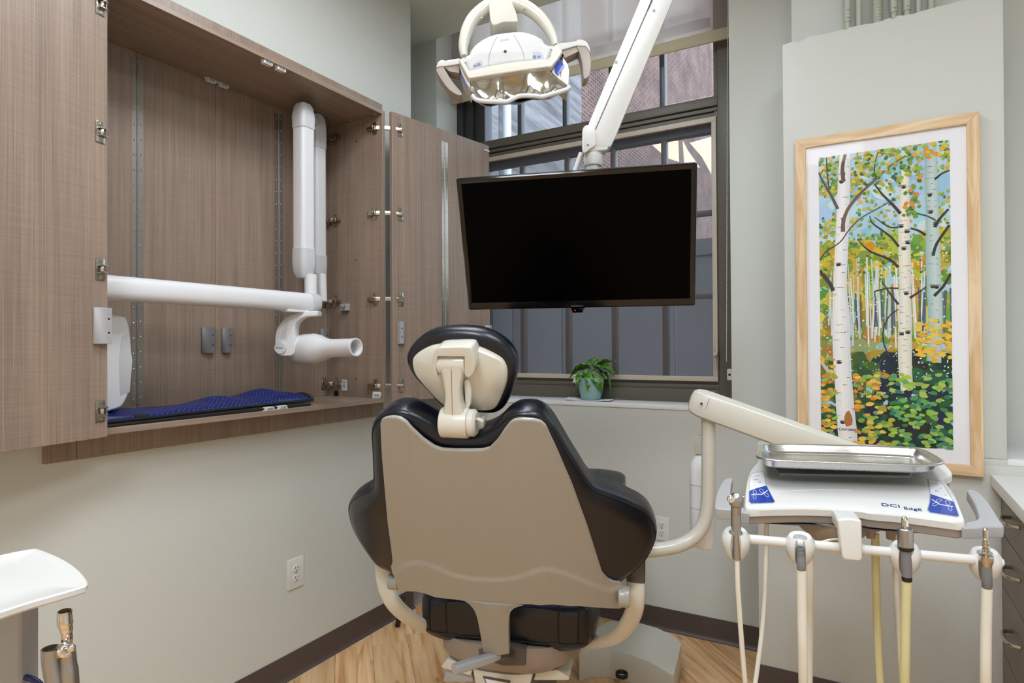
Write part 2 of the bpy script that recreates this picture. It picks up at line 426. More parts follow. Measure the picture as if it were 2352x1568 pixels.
# brick of the building across the alley: courses too far away to model singly
def brickmat():
    mat('brick', (140, 80, 66), .9); n, l, p = nodes('brick'); tc = n.new('ShaderNodeTexCoord'); mp = n.new('ShaderNodeMapping'); sx = n.new('ShaderNodeSeparateXYZ'); cb = n.new('ShaderNodeCombineXYZ')
    l.new(tc.outputs['Object'], sx.inputs[0]); l.new(sx.outputs['Y'], cb.inputs[0]); l.new(sx.outputs['Z'], cb.inputs[1])
    b = n.new('ShaderNodeTexBrick'); b.inputs['Scale'].default_value = 1; b.inputs['Brick Width'].default_value = .21; b.inputs['Row Height'].default_value = .071; b.inputs['Mortar Size'].default_value = .006
    b.inputs['Color1'].default_value = lin((104, 62, 53)); b.inputs['Color2'].default_value = lin((124, 80, 68)); b.inputs['Mortar'].default_value = lin((155, 148, 146)); b.inputs['Bias'].default_value = -.1
    l.new(cb.outputs[0], b.inputs['Vector']); ns = n.new('ShaderNodeTexNoise'); ns.inputs['Scale'].default_value = 1.3; ns.inputs['Detail'].default_value = 6; l.new(tc.outputs['Object'], ns.inputs['Vector'])
    hs = n.new('ShaderNodeHueSaturation'); mr = n.new('ShaderNodeMapRange'); mr.inputs[1].default_value = .3; mr.inputs[2].default_value = .7; mr.inputs[3].default_value = .5; mr.inputs[4].default_value = 1.1
    l.new(ns.outputs['Fac'], mr.inputs[0]); l.new(mr.outputs[0], hs.inputs['Value']); l.new(b.outputs['Color'], hs.inputs['Color']); hs.inputs['Saturation'].default_value = .8; l.new(hs.outputs[0], p.inputs['Base Color'])
    bp = n.new('ShaderNodeBump'); bp.inputs['Distance'].default_value = .006; bp.invert = True; l.new(b.outputs['Fac'], bp.inputs['Height']); l.new(bp.outputs[0], p.inputs['Normal'])
brickmat()
def concretemat():
    mat('concrete', (150, 150, 155), .9, bump=(9, .02, .5)); n, l, p = nodes('concrete'); tc = n.new('ShaderNodeTexCoord'); mp = n.new('ShaderNodeMapping'); mp.inputs['Scale'].default_value = (1, .35, 5.2)
    ns = n.new('ShaderNodeTexNoise'); ns.inputs['Scale'].default_value = 1.2; ns.inputs['Detail'].default_value = 8; ns.inputs['Roughness'].default_value = .7
    cr = n.new('ShaderNodeValToRGB'); e = cr.color_ramp.elements; e[0].position = .34; e[0].color = lin((76, 74, 76)); e[1].position = .6; e[1].color = lin((140, 140, 145))
    l.new(tc.outputs['Object'], mp.inputs[0]); l.new(mp.outputs[0], ns.inputs['Vector']); l.new(ns.outputs['Fac'], cr.inputs[0]); l.new(cr.outputs[0], p.inputs['Base Color'])
concretemat()
# brushed stainless steel
def brushed():
    mat('steel', (205, 203, 198), .26, metal=1); n, l, p = nodes('steel'); tc = n.new('ShaderNodeTexCoord'); mp = n.new('ShaderNodeMapping'); mp.inputs['Scale'].default_value = (8, 400, 400)
    ns = n.new('ShaderNodeTexNoise'); ns.inputs['Scale'].default_value = 1; mr = n.new('ShaderNodeMapRange'); mr.inputs[3].default_value = .24; mr.inputs[4].default_value = .32
    l.new(tc.outputs['Object'], mp.inputs[0]); l.new(mp.outputs[0], ns.inputs['Vector']); l.new(ns.outputs['Fac'], mr.inputs[0]); l.new(mr.outputs[0], p.inputs['Roughness'])
brushed()
# blue apron fabric with a pale net pattern
def apronmat():
    mat('apron', (20, 38, 120), .32, spec=.5); n, l, p = nodes('apron'); tc = n.new('ShaderNodeTexCoord'); mp = n.new('ShaderNodeMapping'); mp.inputs['Rotation'].default_value = (0, 0, R(45)); mp.inputs['Scale'].default_value = (1, 1, .0)
    ck = n.new('ShaderNodeTexBrick'); ck.offset = 0; ck.inputs['Scale'].default_value = 1; ck.inputs['Brick Width'].default_value = .0125; ck.inputs['Row Height'].default_value = .0125; ck.inputs['Mortar Size'].default_value = .0011
    ck.inputs['Color1'].default_value = lin((13, 20, 70)); ck.inputs['Color2'].default_value = lin((11, 17, 60)); ck.inputs['Mortar'].default_value = lin((36, 64, 150))
    l.new(tc.outputs['Object'], mp.inputs[0]); l.new(mp.outputs[0], ck.inputs['Vector']); l.new(ck.outputs['Color'], p.inputs['Base Color'])
apronmat()
# quilted diamond relief on the plant pot
def potmat():
    n, l, p = nodes('pot'); tc = n.new('ShaderNodeTexCoord'); sx = n.new('ShaderNodeSeparateXYZ'); l.new(tc.outputs['Object'], sx.inputs[0])
    at = n.new('ShaderNodeMath'); at.operation = 'ARCTAN2'; l.new(sx.outputs['Y'], at.inputs[0]); l.new(sx.outputs['X'], at.inputs[1])
    def mul(a, k):
        q = n.new('ShaderNodeMath'); q.operation = 'MULTIPLY'; l.new(a, q.inputs[0]); q.inputs[1].default_value = k; return q.outputs[0]
    def op(o, a, b=None):
        q = n.new('ShaderNodeMath'); q.operation = o; l.new(a, q.inputs[0])
        if b is not None: l.new(b, q.inputs[1])
        return q.outputs[0]
    a, z = mul(at.outputs[0], 19), mul(sx.outputs['Z'], 330)
    s = op('ADD', op('ABSOLUTE', op('SINE', op('ADD', a, z))), op('ABSOLUTE', op('SINE', op('SUBTRACT', a, z))))
    bp = n.new('ShaderNodeBump'); bp.inputs['Distance'].default_value = .0025; bp.inputs['Strength'].default_value = .5; l.new(s, bp.inputs['Height']); l.new(bp.outputs[0], p.inputs['Normal'])
potmat()
# ================================================================ THE ROOM
LX, WY, PY, CEIL, HEAD = -2.075, 2.957, 2.62, 3.16, 3.5
XR, YB, SILL = 1.9, -2.6, 1.068
def struct(name, bm, m, parent=None, **k): return obj(name, bm, m, parent, kind=None if parent is not None else 'structure', **k)
# --- floor: planks laid on the diagonal
fl = B(); box(fl, (-2.7, YB, -.06), (XR, 3.3, -.012)); floor = struct('floor', fl, 'mortar', label='light maple plank floor laid on the diagonal')
ua = R(44.4); du = V((-math.sin(ua), math.cos(ua))); dv = V((math.cos(ua), math.sin(ua)))
def clip(poly, lo, hi):
    for ax in (0, 1):
        for val, sg in ((lo[ax], 1), (hi[ax], -1)):
            out = []
            for i in range(len(poly)):
                a, b = poly[i-1], poly[i]; da, db = sg*(a[ax]-val), sg*(b[ax]-val)
                if (da < 0) != (db < 0): out.append(a.lerp(b, da/(da-db)))
                if db >= 0: out.append(b)
            poly = out
            if len(poly) < 3: return []
    return poly
PWID, PLEN, GAP = .159, 1.22, .0012
v0 = V(W(861.6, 1568, 2, 0)[:2]).dot(dv); u0 = V(W(900, 1477.5, 2, 0)[:2]).dot(du)
for r_ in range(-34, 35):
    off = random.random()*PLEN if r_ != 0 else 0
    for c_ in range(-5, 6):
        a, b = v0+r_*PWID+GAP/2, v0+(r_+1)*PWID-GAP/2; s, e = u0+off+c_*PLEN+GAP/2, u0+off+(c_+1)*PLEN-GAP/2
        poly = clip([du*s+dv*a, du*e+dv*a, du*e+dv*b, du*s+dv*b], (-2.07, YB+.003), (XR-.003, WY-.002))
        if len(poly) < 3: continue
        cx = sum((p for p in poly), V((0, 0)))/len(poly); Mx = Matrix.Translation((cx.x, cx.y, 0)) @ Matrix.Rotation(math.atan2(du.y, du.x), 4, 'Z'); Mi = Mx.inverted()
        b_ = B(); lo = [b_.verts.new(Mi @ V((p.x, p.y, -.012))) for p in poly]; hi = [b_.verts.new(Mi @ V((p.x, p.y, 0))) for p in poly]; n = len(poly)
        addf(b_, lo[::-1]); addf(b_, hi)
        for i in range(n): addf(b_, (lo[i], lo[(i+1) % n], hi[(i+1) % n], hi[i]))
        inst('plank', mesh_of('plank', b_, 'plank', False), floor, Mx)
# --- ceiling, with the two flat lamps let into it
b_ = B(); box(b_, (-2.95, YB-.2, CEIL), (XR+.2, WY, HEAD)); box(b_, (-2.95, 2.9, HEAD), (XR+.2, 3.35, HEAD+.15)); struct('ceiling', b_, 'ceiling_paint', label='sage green painted ceiling')
# --- walls
HY0, HY1, HZ0, HZ1 = 1.0-.005, 2.236+.005, 1.098-.005, 2.455+.005          # opening for the pass-through cabinet
b_ = B()
box(b_, (LX-.26, YB, 0), (LX, HY0, CEIL)); box(b_, (LX-.26, HY1, 0), (LX, 2.575, CEIL)); box(b_, (LX-.26, HY0, 0), (LX, HY1, HZ0)); box(b_, (LX-.26, HY0, HZ1), (LX, HY1, CEIL))
struct('wall_left', b_, 'paint', label='grey green painted wall that holds the cabinet')
OX0, OX1 = -2.192, -.545
b_ = B()
box(b_, (-2.95, WY, 0), (.62, 3.3, SILL-.02)); box(b_, (.62, WY, 0), (XR, 3.3, .947)); box(b_, (-2.95, WY, SILL-.02), (OX0, 3.3, HEAD)); box(b_, (OX1, WY, SILL-.02), (.62, 3.3, HEAD)); box(b_, (.62, WY, 3.0), (1.8, 3.3, HEAD)); box(b_, (1.8, WY, .94), (XR, 3.3, HEAD))
struct('wall_window', b_, 'paint', label='sage painted wall with the window')
b_ = B(); box(b_, (-2.95, 2.35, 0), (-2.7, WY, CEIL)); box(b_, (-2.7, 2.575-.24, 0), (LX-.26, 2.575, CEIL)); struct('wall_niche', b_, 'paint')
b_ = B(); box(b_, (XR, YB, 0), (XR+.12, 3.3, HEAD)); struct('wall_right', b_, 'wall_white')
b_ = B(); box(b_, (-2.7, YB-.12, 0), (XR+.12, YB, CEIL)); struct('wall_back', b_, 'wall_white')
# column: low wide part, tall slab with a hacked top edge, and the core above that carries the conduits
b_ = B(); box(b_, (-.389, PY, 0), (XR, WY, .947), bev=.004); box(b_, (-.389, PY, .94), (.395, WY, .967), bev=.004)
rng = random.Random(3)
top = []; x = -.284
while x < .395:
    top.append((x, 2.518+rng.uniform(-.006, .006)+(x+.284)*.01)); x += rng.uniform(.008, .03)
pl_col = Plane((0, PY, 0), (1, 0, 0), (0, 0, 1))
prism(b_, pl_col, [(-.284, .967)]+top+[(.397, 2.53), (.392, .967)], 0, WY-PY, bev=.003)
COREX = W(1818, 60, 1, 2.78).x
box(b_, (COREX, 2.78, 2.45), (.36, WY, CEIL))
struct('wall_column', b_, 'paint', label='projecting painted column with a rough sawn top edge')
# --- sill board
b_ = B(); box(b_, (OX0, WY-.004, SILL-.02), (OX1, 3.2, SILL), bev=.003); struct('trim_1', b_, 'sill_white', label='white painted window sill')
b_ = B(); box(b_, (.393, PY+.002, .947), (XR, 3.3, .968), bev=.002); struct('trim_2', b_, 'sill_white', label='pale ledge of the recess right of the column')
# second window, in the recess right of the column
w2 = thing('window_2', (1.21, 3.2, .968), 'second window in the recess right of the column', kind='structure')
for lo, hi in (((.62, 3.17, .968), (.68, 3.28, 3.0)), ((1.74, 3.17, .968), (1.8, 3.28, 3.0)), ((.68, 3.17, .968), (1.74, 3.28, 1.03)), ((.68, 3.17, 2.94), (1.74, 3.28, 3.0)), ((1.19, 3.19, 1.03), (1.23, 3.26, 2.94)), ((.68, 3.19, 2.0), (1.19, 3.26, 2.04)), ((1.23, 3.19, 2.0), (1.74, 3.26, 2.04))):
    b_ = B(); box(b_, lo, hi, bev=.004); obj('frame_bar', b_, 'bronze', w2)
for x0_, x1_ in ((.68, 1.19), (1.23, 1.74)):
    for z0_, z1_ in ((1.03, 2.0), (2.04, 2.94)):
        b_ = B(); box(b_, (x0_, 3.22, z0_), (x1_, 3.224, z1_)); obj('pane', b_, 'glass', w2)
# --- cove baseboards
prof = [(0, .1016), (.0035, .1016), (.0042, .098), (.0042, .022), (.006, .014), (.011, .006), (.019, .0015), (.019, 0), (0, 0)]
def cove(name, a, b, nrm, label=None):
    a, b, nrm = V(a), V(b), V(nrm); bm = B()
    loft(bm, [[q+nrm*x+V((0, 0, z)) for x, z in prof] for q in (a, b)]); return struct(name, bm, 'cove_base', label=label)
cove('baseboard_left', (LX, YB, 0), (LX, 2.575, 0), (1, 0, 0), 'dark brown rubber cove base along the cabinet wall')
cove('baseboard_window', (-2.7, WY, 0), (-.389, WY, 0), (0, -1, 0), 'dark brown rubber cove base under the window')
cove('baseboard_column', (-.389, PY, 0), (.36, PY, 0), (0, -1, 0), 'dark brown rubber cove base on the column')
cove('baseboard_column_side', (-.389, PY, 0), (-.389, WY, 0), (-1, 0, 0))

# ================================================================ WINDOW
win = thing('window_1', ((OX0+OX1)/2, 3.2, SILL), 'dark bronze steel window with a sliding lower sash and screen', kind='structure')
FY = 3.18
def wb(name, lo, hi, m, bev=.003, par=win): 
    b = B(); box(b, lo, hi, bev=bev); return obj(name, b, m, par)
b_ = B()
for x0, x1, y in ((-2.192, -2.15, 3.165), (-2.15, -2.09, 3.185), (-2.09, -2.015, 3.205)): box(b_, (x0, y, SILL), (x1, 3.29, HEAD), bev=.003)
obj('jamb', b_, 'bronze_dark', win)
b_ = B(); box(b_, (-.64, 3.165, SILL), (OX1, 3.29, HEAD), bev=.004); box(b_, (-.662, 3.185, SILL), (-.64, 3.29, HEAD), bev=.003); obj('jamb', b_, 'bronze', win)
b_ = B(); box(b_, (-2.15, 3.165, SILL), (-.64, 3.29, 1.135), bev=.004); box(b_, (-2.1, 3.178, 1.135), (-.64, 3.29, 1.158), bev=.003); box(b_, (-2.06, 3.19, 1.158), (-.65, 3.29, 1.176), bev=.002); obj('bottom_rail', b_, 'bronze', win)
b_ = B(); box(b_, (-2.05, 3.168, 2.535), (-.64, 3.29, 2.583), bev=.005); box(b_, (-2.05, 3.178, 2.512), (-.64, 3.29, 2.531), bev=.003); box(b_, (-2.05, 3.186, 2.484), (-.645, 3.29, 2.508), bev=.003); obj('transom', b_, 'bronze', win)
b_ = B()
for z0, z1 in ((1.174, 1.198), (2.458, 2.484)): box(b_, (-2.06, 3.172, z0), (-.649, 3.2, z1), bev=.002)
for x0, x1 in ((-2.06, -2.035), (-.672, -.649)): box(b_, (x0, 3.172, 1.198), (x1, 3.2, 2.458), bev=.002)
obj('screen_frame', b_, 'beige_alu', win, label='beige aluminium screen frame')
b_ = B(); 
vv = [b_.verts.new(p) for p in ((-2.035, 3.188, 1.198), (-.672, 3.188, 1.198), (-.672, 3.188, 2.458), (-2.035, 3.188, 2.458))]; addf(b_, vv); obj('insect_screen', b_, 'insect_screen', win, label='grey insect screen cloth')
b_ = B()
for lo, hi in (((-2.04, 3.225, 2.425), (-.66, 3.27, 2.484)), ((-2.04, 3.225, 1.16), (-.66, 3.27, 1.19)), ((-2.06, 3.225, 1.16), (-2.025, 3.27, 2.484)), ((-.668, 3.225, 1.16), (-.64, 3.27, 2.484))): box(b_, lo, hi, bev=.003)
obj('sash', b_, 'bronze_dark', win)
MX = (-1.772, -1.481, -1.205, -.925)
MZ = (1.603, 2.022)
for x in MX:
    wb('muntin', (x-.015, 3.222, 1.19), (x+.015, 3.262, 2.425), 'muntin_low', .006)
    wb('muntin', (x-.014, 3.20, 2.583), (x+.014, 3.25, HEAD), 'muntin', .006)
xs = (-2.025,)+MX+(-.668,)
for i in range(5):
    for z in MZ: wb('muntin', (xs[i]+.014, 3.226, z-.014), (xs[i+1]-.014, 3.258, z+.014), 'muntin_low', .005)
    wb('muntin', (xs[i]+.014, 3.204, 2.965), (xs[i+1]-.014, 3.248, 3.0), 'muntin', .005)
    zz = (1.19,)+MZ+(2.425,)
    for j in range(3): wb('pane', (xs[i]+.012, 3.24, zz[j]+.012), (xs[i+1]-.012, 3.244, zz[j+1]-.012), 'glass', 0)
    for z0, z1 in ((2.583, 2.968), (2.998, HEAD)): wb('pane', (xs[i]+.012, 3.226, z0), (xs[i+1]-.012, 3.23, z1), 'glass', 0)
# crank latch, sash catch and warning sticker
b_ = B(); q = W(1647, 815, 1, 3.165)
box(b_, (q.x-.012, 3.13, q.z-.004), (q.x+.006, 3.172, q.z+.012), bev=.003); tube(b_, [(q.x+.003, 3.14, q.z+.005), (q.x+.004, 3.14, q.z+.03), (q.x+.004, 3.142, q.z+.055)], [.006, .006, .005], 10)
tube(b_, [(q.x-.008, 3.145, q.z), (q.x-.006, 3.15, q.z-.03), (q.x-.004, 3.155, q.z-.07)], [.008, .006, .003], 10); obj('latch', b_, 'beige_alu', win, label='beige lever latch on the screen frame')
b_ = B(); q = W(1322, 870, 1, 3.165); prism(b_, Plane((q.x, 3.165, q.z), (1, 0, 0), (0, 0, 1)), [(-.012, -.02), (.03, -.02), (.03, .012), (0, .012)], 0, -.02, bev=.003); obj('sash_catch', b_, 'plastic_white', win)
b_ = B(); q = W(1318, 865, 1, 3.171); box(b_, (q.x-.006, 3.1705, q.z-.006), (q.x+.03, 3.1715, q.z+.007)); st = obj('sticker', b_, 'decal_white', win)
b_ = B(); box(b_, (q.x-.002, 3.1700, q.z-.003), (q.x+.004, 3.1706, q.z+.004)); box(b_, (q.x+.008, 3.1700, q.z-.002), (q.x+.026, 3.1706, q.z+.003)); obj('print', b_, 'ink', st)

# --- roller blind, half down
bl = thing('roller_blind', (-1.37, 3.1, 2.815), 'translucent beige roller blind pulled partly down over the upper panes', 'blind')
b_ = B(); vv = []
for i in range(25):
    x = -2.185+i*(1.622/24); y = 3.1+.002*math.sin(i*1.1); vv.append((b_.verts.new((x, y, 2.873)), b_.verts.new((x, y, 3.43))))
for a, c in zip(vv, vv[1:]): addf(b_, (a[0], c[0], c[1], a[1]))
obj('cloth', b_, 'blind_cloth', bl)
b_ = B(); box(b_, (-2.185, 3.094, 2.817), (-.563, 3.106, 2.873), bev=.004); obj('hem_bar', b_, 'blind_hem', bl, label='opaque hem with a bar inside')
b_ = B(); cyl(b_, (-2.185, 3.13, 3.43), (-.563, 3.13, 3.43), .024); obj('roller', b_, 'blind_hem', bl)
b_ = B(); ca = W(1668.5, 830, 1, 3.08); cb = W(1682, 830, 1, 3.08)
def beads(p, q):
    p, q = V(p), V(q); n = int((q-p).length/.0075)
    for i in range(n): bmesh.ops.create_icosphere(b_, subdivisions=1, radius=.0026, matrix=Matrix.Translation(p.lerp(q, i/n)))
beads(ca, (-.566, 3.08, 3.42)); beads(cb, (-.556, 3.08, 3.42)); cyl(b_, ca, (-.566, 3.08, 3.42), .0008, n=6); cyl(b_, cb, (-.556, 3.08, 3.42), .0008, n=6)
obj('bead_chain', b_, 'fleck', bl, kind='stuff', label='loop of pale plastic bead chain')
b_ = B(); q = W(1676.5, 860, 1, 3.08); box(b_, (q.x-.012, 3.07, q.z-.027), (q.x+.012, 3.09, q.z+.027), bev=.006, seg=3); t_ = obj('chain_tensioner', b_, 'plastic_white', bl)
b_ = B(); cyl(b_, (q.x, 3.0695, q.z), (q.x, 3.072, q.z), .006); obj('screw_hole', b_, 'black', t_)

# ================================================================ OUTSIDE
bx = -4.3
bd = thing('brick_building', (bx, 12, -3), 'red brick and grey concrete building across the alley', 'building')
yb = W(1336, 200, 0, bx).y
b_ = B(); box(b_, (bx-.4, yb, -3), (bx-.02, 40, 13)); obj('brick_wall', b_, 'brick', bd)
b_ = B(); box(b_, (bx-.4, 3.6, -3), (bx, yb, 13), bev=.02); obj('concrete_wall', b_, 'concrete', bd, label='board marked grey concrete')
yq = W(1146, 280, 0, bx+.35).y
b_ = B(); box(b_, (bx, yq-.55, -3), (bx+.35, yq, 13), bev=.02); obj('pier', b_, 'concrete', bd)
b_ = B(); q = W(1164, 300, 0, bx+.12); cyl(b_, (bx+.12, q.y, -3), (bx+.12, q.y, 13), .06, n=16); obj('downpipe', b_, 'downpipe', bd, label='white rain pipe')
# pale tan flat patches high on the brick
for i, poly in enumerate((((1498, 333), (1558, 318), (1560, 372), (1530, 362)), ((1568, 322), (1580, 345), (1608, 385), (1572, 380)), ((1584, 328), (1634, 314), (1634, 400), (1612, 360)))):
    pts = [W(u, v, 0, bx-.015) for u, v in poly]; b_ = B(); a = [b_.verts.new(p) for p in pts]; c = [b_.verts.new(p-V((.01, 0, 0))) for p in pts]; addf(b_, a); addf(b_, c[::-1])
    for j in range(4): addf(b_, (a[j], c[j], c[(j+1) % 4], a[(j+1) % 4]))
    obj('pale_patch', b_, 'maple', bd, label='pale tan flat shape on the brick', smooth=False)
fc = thing('alley_fence', (-2, 6.2, -3), 'dark slate grey panel fence in the alley below the brick wall', 'fence')
zt = W(1620, 548, 1, 6.2).z
for i in range(17):
    x = -4.15+i*.62; b_ = B(); box(b_, (x, 6.2, -3), (x+.61, 6.24, zt-.16), bev=.006); obj('panel', b_, 'slate', fc)
b_ = B(); box(b_, (-4.2, 6.17, zt-.16), (6.4, 6.27, zt), bev=.01); obj('cap_rail', b_, 'slate', fc)
b_ = B(); box(b_, (-12, 3.32, -3.1), (12, 40, -3)); struct('ground_outside', b_, 'concrete')
# ================================================================ PASS-THROUGH CABINET
CBX, CFX, CY0, CY1, CZ0, CZ1 = -2.31, -1.953, 1.005, 2.215, 1.117, 2.433   # inside back, front, sides, shelf top, underside of the top
TP = .019
cab = thing('pass_through_cabinet', (-2.13, 1.61, 1.02), 'brown woodgrain pass-through wall cabinet standing open', 'cabinet')
def cpart(name, lo, hi, m='lam_v', bev=.001, par=None, label=None):
    b = B(); box(b, lo, hi, bev=bev, seg=1); return obj(name, b, m, par or cab, label=label)
cpart('side_panel', (CBX-.022, CY1, CZ0-TP), (CFX, CY1+TP, CZ1+TP)); cpart('side_panel', (CBX-.022, CY0-TP, CZ0-TP), (CFX, CY0, CZ1+TP))
cpart('top_panel', (CBX-.022, CY0, CZ1), (CFX, CY1, CZ1+TP), 'lam_y'); shelf = cpart('bottom_panel', (CBX-.022, CY0, CZ0-TP), (CFX, CY1, CZ0), 'lam_y')
# face frame on the wall round the box
FX0, FX1 = LX-.001, -2.057; FYa, FYb, FZa, FZb = .894, 2.334, 1.021, 2.538
for nm, lo, hi in (('stile', (FX0, FYa, FZa), (FX1, FYa+.084, FZb)), ('stile', (FX0, FYb-.083, FZa), (FX1, FYb, FZb)), ('rail', (FX0, FYa+.085, FZa), (FX1, FYb-.084, CZ0-TP)), ('rail', (FX0, FYa+.085, CZ1+TP), (FX1, FYb-.084, FZb))): cpart(nm, lo, hi)
# continuous hinge: two leaves, knuckle, screws
def piano(name, par, O, along, nrm, z0, z1, m='alu_hinge'):
    """O: point on the surface (z ignored); along: unit across the hinge; nrm: away from the surface"""
    O, a, n = V(O), V(along), V(nrm); bm = B(); Mx = Matrix((a, V((0, 0, 1)), n)).transposed().to_4x4(); Mx.translation = V((O.x, O.y, 0))
    box(bm, (-.0215, z0, 0), (-.0025, z1, .0016), Mx); box(bm, (.0025, z0, 0), (.0215, z1, .0016), Mx)
    k = int((z1-z0)/.027)
    for i in range(k):
        a0 = z0+(z1-z0)*i/k; cyl(bm, Mx @ V((0, a0+.0006, .002)), Mx @ V((0, a0+(z1-z0)/k-.0006, .002)), .0032, n=10)
    h = obj(name, bm, m, par); sm = B(); nn = int((z1-z0)/.053)
    for i in range(nn):
        zz = z0+.02+(z1-z0-.04)*i/(nn-1)
        for sg in (-1, 1): lathe(sm, [(.0001, .0026), (.0022, .0026), (.0036, .0016)], Mx @ V((sg*.0125, zz+sg*.003, 0)), n, n=10)
    obj('screws', sm, 'nickel', h, kind='stuff'); return h
# finger pull block with chamfered face and two holes
def pull(par, O, along, nrm, w=.034, t=.02, h=.104, m='plastic_midgrey', label='grey finger pull'):
    O, a, n = V(O), V(along), V(nrm); Mx = Matrix((a, V((0, 0, 1)), n)).transposed().to_4x4(); Mx.translation = O; bm = B()
    pr = [(-w/2, .0), (w/2, 0), (w/2, t), (.001, t), (-w/2, t*.35)]
    loft(bm, [[Mx @ V((x, z, y)) for x, y in pr] for z in (-h/2, h/2)]); bevel(bm, .0008, 1); p = obj('finger_pull', bm, m, par, label=label)
    for z in (-.02, .02):
        hb = B(); cyl(hb, Mx @ V((w*.26, z, t-.001)), Mx @ V((w*.26, z, t+.0003)), .0032, n=14); obj('screw_hole', hb, 'black', p)
    for z in (-.04, 0, .04):
        db = B(); cyl(db, Mx @ V((w*.26, z, t-.001)), Mx @ V((w*.26, z, t+.0002)), w*.2, n=18); obj('magnet', db, m, p)
    return p
# concealed cup hinge: flange on the door, jointed arm, cross plate on the cabinet side
def cup_hinge(par, A, ad, an, S, sd, sn, s=1.0, open_=True):
    """A on the door face (ad along the door away from the hinge edge, an out of it); S on the side panel (sd towards the front, sn out of it)"""
    A, ad, an, S, sd, sn = map(V, (A, ad, an, S, sd, sn)); Z = V((0, 0, 1)); bm = B()
    MA = Matrix((ad, Z, an)).transposed().to_4x4(); MA.translation = A; MS = Matrix((sd, Z, sn)).transposed().to_4x4(); MS.translation = S
    box(bm, (-.010, -.031, 0), (.018, .031, .003), MA, bev=.0012); lathe(bm, [(.017, .0002), (.0168, .004), (.015, .004), (.014, .001)], MA @ V((.002, 0, 0)), an, n=20)
    for z in (-.024, .024): lathe(bm, [(.0042, .003), (.004, .0048), (.001, .0048)], MA @ V((.002, z, 0)), an, n=10)
    for z in (-.0105, .0105): box(bm, (-.012, z-.002, .002), (.012, z+.002, .014), MA, bev=.0008)
    box(bm, (-.012, -.029, 0), (.012, .029, .0025), MS, bev=.001); box(bm, (-.040, -.0085, .0025), (.014, .0085, .014), MS, bev=.002); box(bm, (-.016, -.011, .008), (-.002, .011, .0165), MS, bev=.001)
    p0, p1 = MS @ V((.008, 0, .010)), MA @ V((.004, 0, .010)); mid = p0.lerp(p1, .58)+(an+sn)*.003
    for a, b, w in ((p0, mid, .0095), (mid, p1, .0075)):
        d = (b-a).normalized(); x = d.cross(Z).normalized(); Mb = Matrix((d, Z, x)).transposed().to_4x4(); Mb.translation = a; box(bm, (-.004, -w, -.0045), ((b-a).length+.004, w, .0045), Mb, bev=.0015)
    o = obj('cup_hinge', bm, 'nickel', par); d2 = B(); box(d2, (-.001, -.0045, .0138), (.006, .0045, .0146), MS); obj('slot', d2, 'black', o); return o
# --- the doors that close the far side, seen from inside: two bifold pairs
YH = (CY0, 1.297, 1.611, 1.925, CY1); leaves = []
for i in range(4):
    leaves.append(cpart('far_door_leaf', (CBX-TP, YH[i]+(.001 if i else .002), CZ0+.001), (CBX, YH[i+1]-.0008, CZ1-.0005)))
for i in (0, 2): piano('continuous_hinge', leaves[i], (CBX, YH[i+1], 0), (0, 1, 0), (1, 0, 0), 1.15, 2.408)
zp = W(490, 781, 0, CBX).z
pull(leaves[1], (CBX, 1.572, zp), (0, 1, 0), (1, 0, 0), w=.05, h=.104); pull(leaves[2], (CBX, 1.655, zp), (0, 1, 0), (1, 0, 0), w=.038, h=.104)
pull(leaves[3], (CBX, 2.185, W(752, 765, 0, CBX).z-.03), (0, 1, 0), (1, 0, 0), w=.04)
for v in (322, 508, 692, 880):
    z = W(757, v, 0, CBX+.02).z; cup_hinge(leaves[3], (CBX, CY1-.022, z), (0, -1, 0), (1, 0, 0), (CBX+.055, CY1, z), (-1, 0, 0), (0, -1, 0))
# --- the two open front doors, each a bifold pair standing out from the box
def front_door(start, ang, sgn, hz, zlo, zhi, wid, fold, lab):
    d = V((math.sin(R(ang)), math.cos(R(ang)), 0))*sgn; n = V((d.y, -d.x, 0))      # n: the inside face, towards the room
    if n.x < 0: n = -n
    S = V((start[0], start[1], 0)); out = []
    for k in range(2):
        Mx = Matrix((d, V((0, 0, 1)), n)).transposed().to_4x4(); Mx.translation = S
        bm = B(); box(bm, (wid*k+(.0008 if k else 0), zlo, -TP), (wid*(k+1)-.0008, zhi, 0), Mx, bev=.001, seg=1); out.append(obj('front_door_leaf', bm, 'lam_v', cab, label=lab if k == 0 else None))
    piano('continuous_hinge', out[0], S+d*wid, d, n, zlo+.03, zhi-.06, 'nickel'); return S, d, n, out
S_, d_, n_, rl = front_door((-1.92, 2.243), 10.57, 1, None, 1.098, 2.449, .3355, True, 'right hand bifold door opened towards the window')
for v in (292, 488, 686, 886):
    z = W(905, v, 0, -1.91).z; cup_hinge(rl[0], S_+d_*.045+V((0, 0, z)), d_, n_, (CFX-.045, CY1, z), (1, 0, 0), (0, -1, 0))
pull(rl[0], S_+d_*.048+V((0, 0, W(919, 764, 0, -1.91).z)), -d_, n_, w=.036, m='plastic_grey'); pull(rl[1], S_+d_*.645+V((0, 0, W(1118, 760, 0, -1.8).z-.02)), d_, n_, w=.036, m='plastic_grey')
bm = B(); q = S_+d_*.65+V((0, 0, 2.449-.03)); Mx = Matrix((d_, V((0, 0, 1)), n_)).transposed().to_4x4(); Mx.translation = q
box(bm, (-.02, -.005, 0), (.02, .005, .004), Mx, bev=.002); obj('strike_plate', bm, 'plastic_white', rl[1])
for k, zz in ((.03, 2.437), (.32, 2.42), (.35, 2.42), (.655, 2.437)): 
    bm = B(); lathe(bm, [(.004, 0), (.004, .002), (.002, .003)], S_+d_*k+V((0, 0, zz)), n_, n=10); obj('bumper', bm, 'plastic_grey', rl[0])
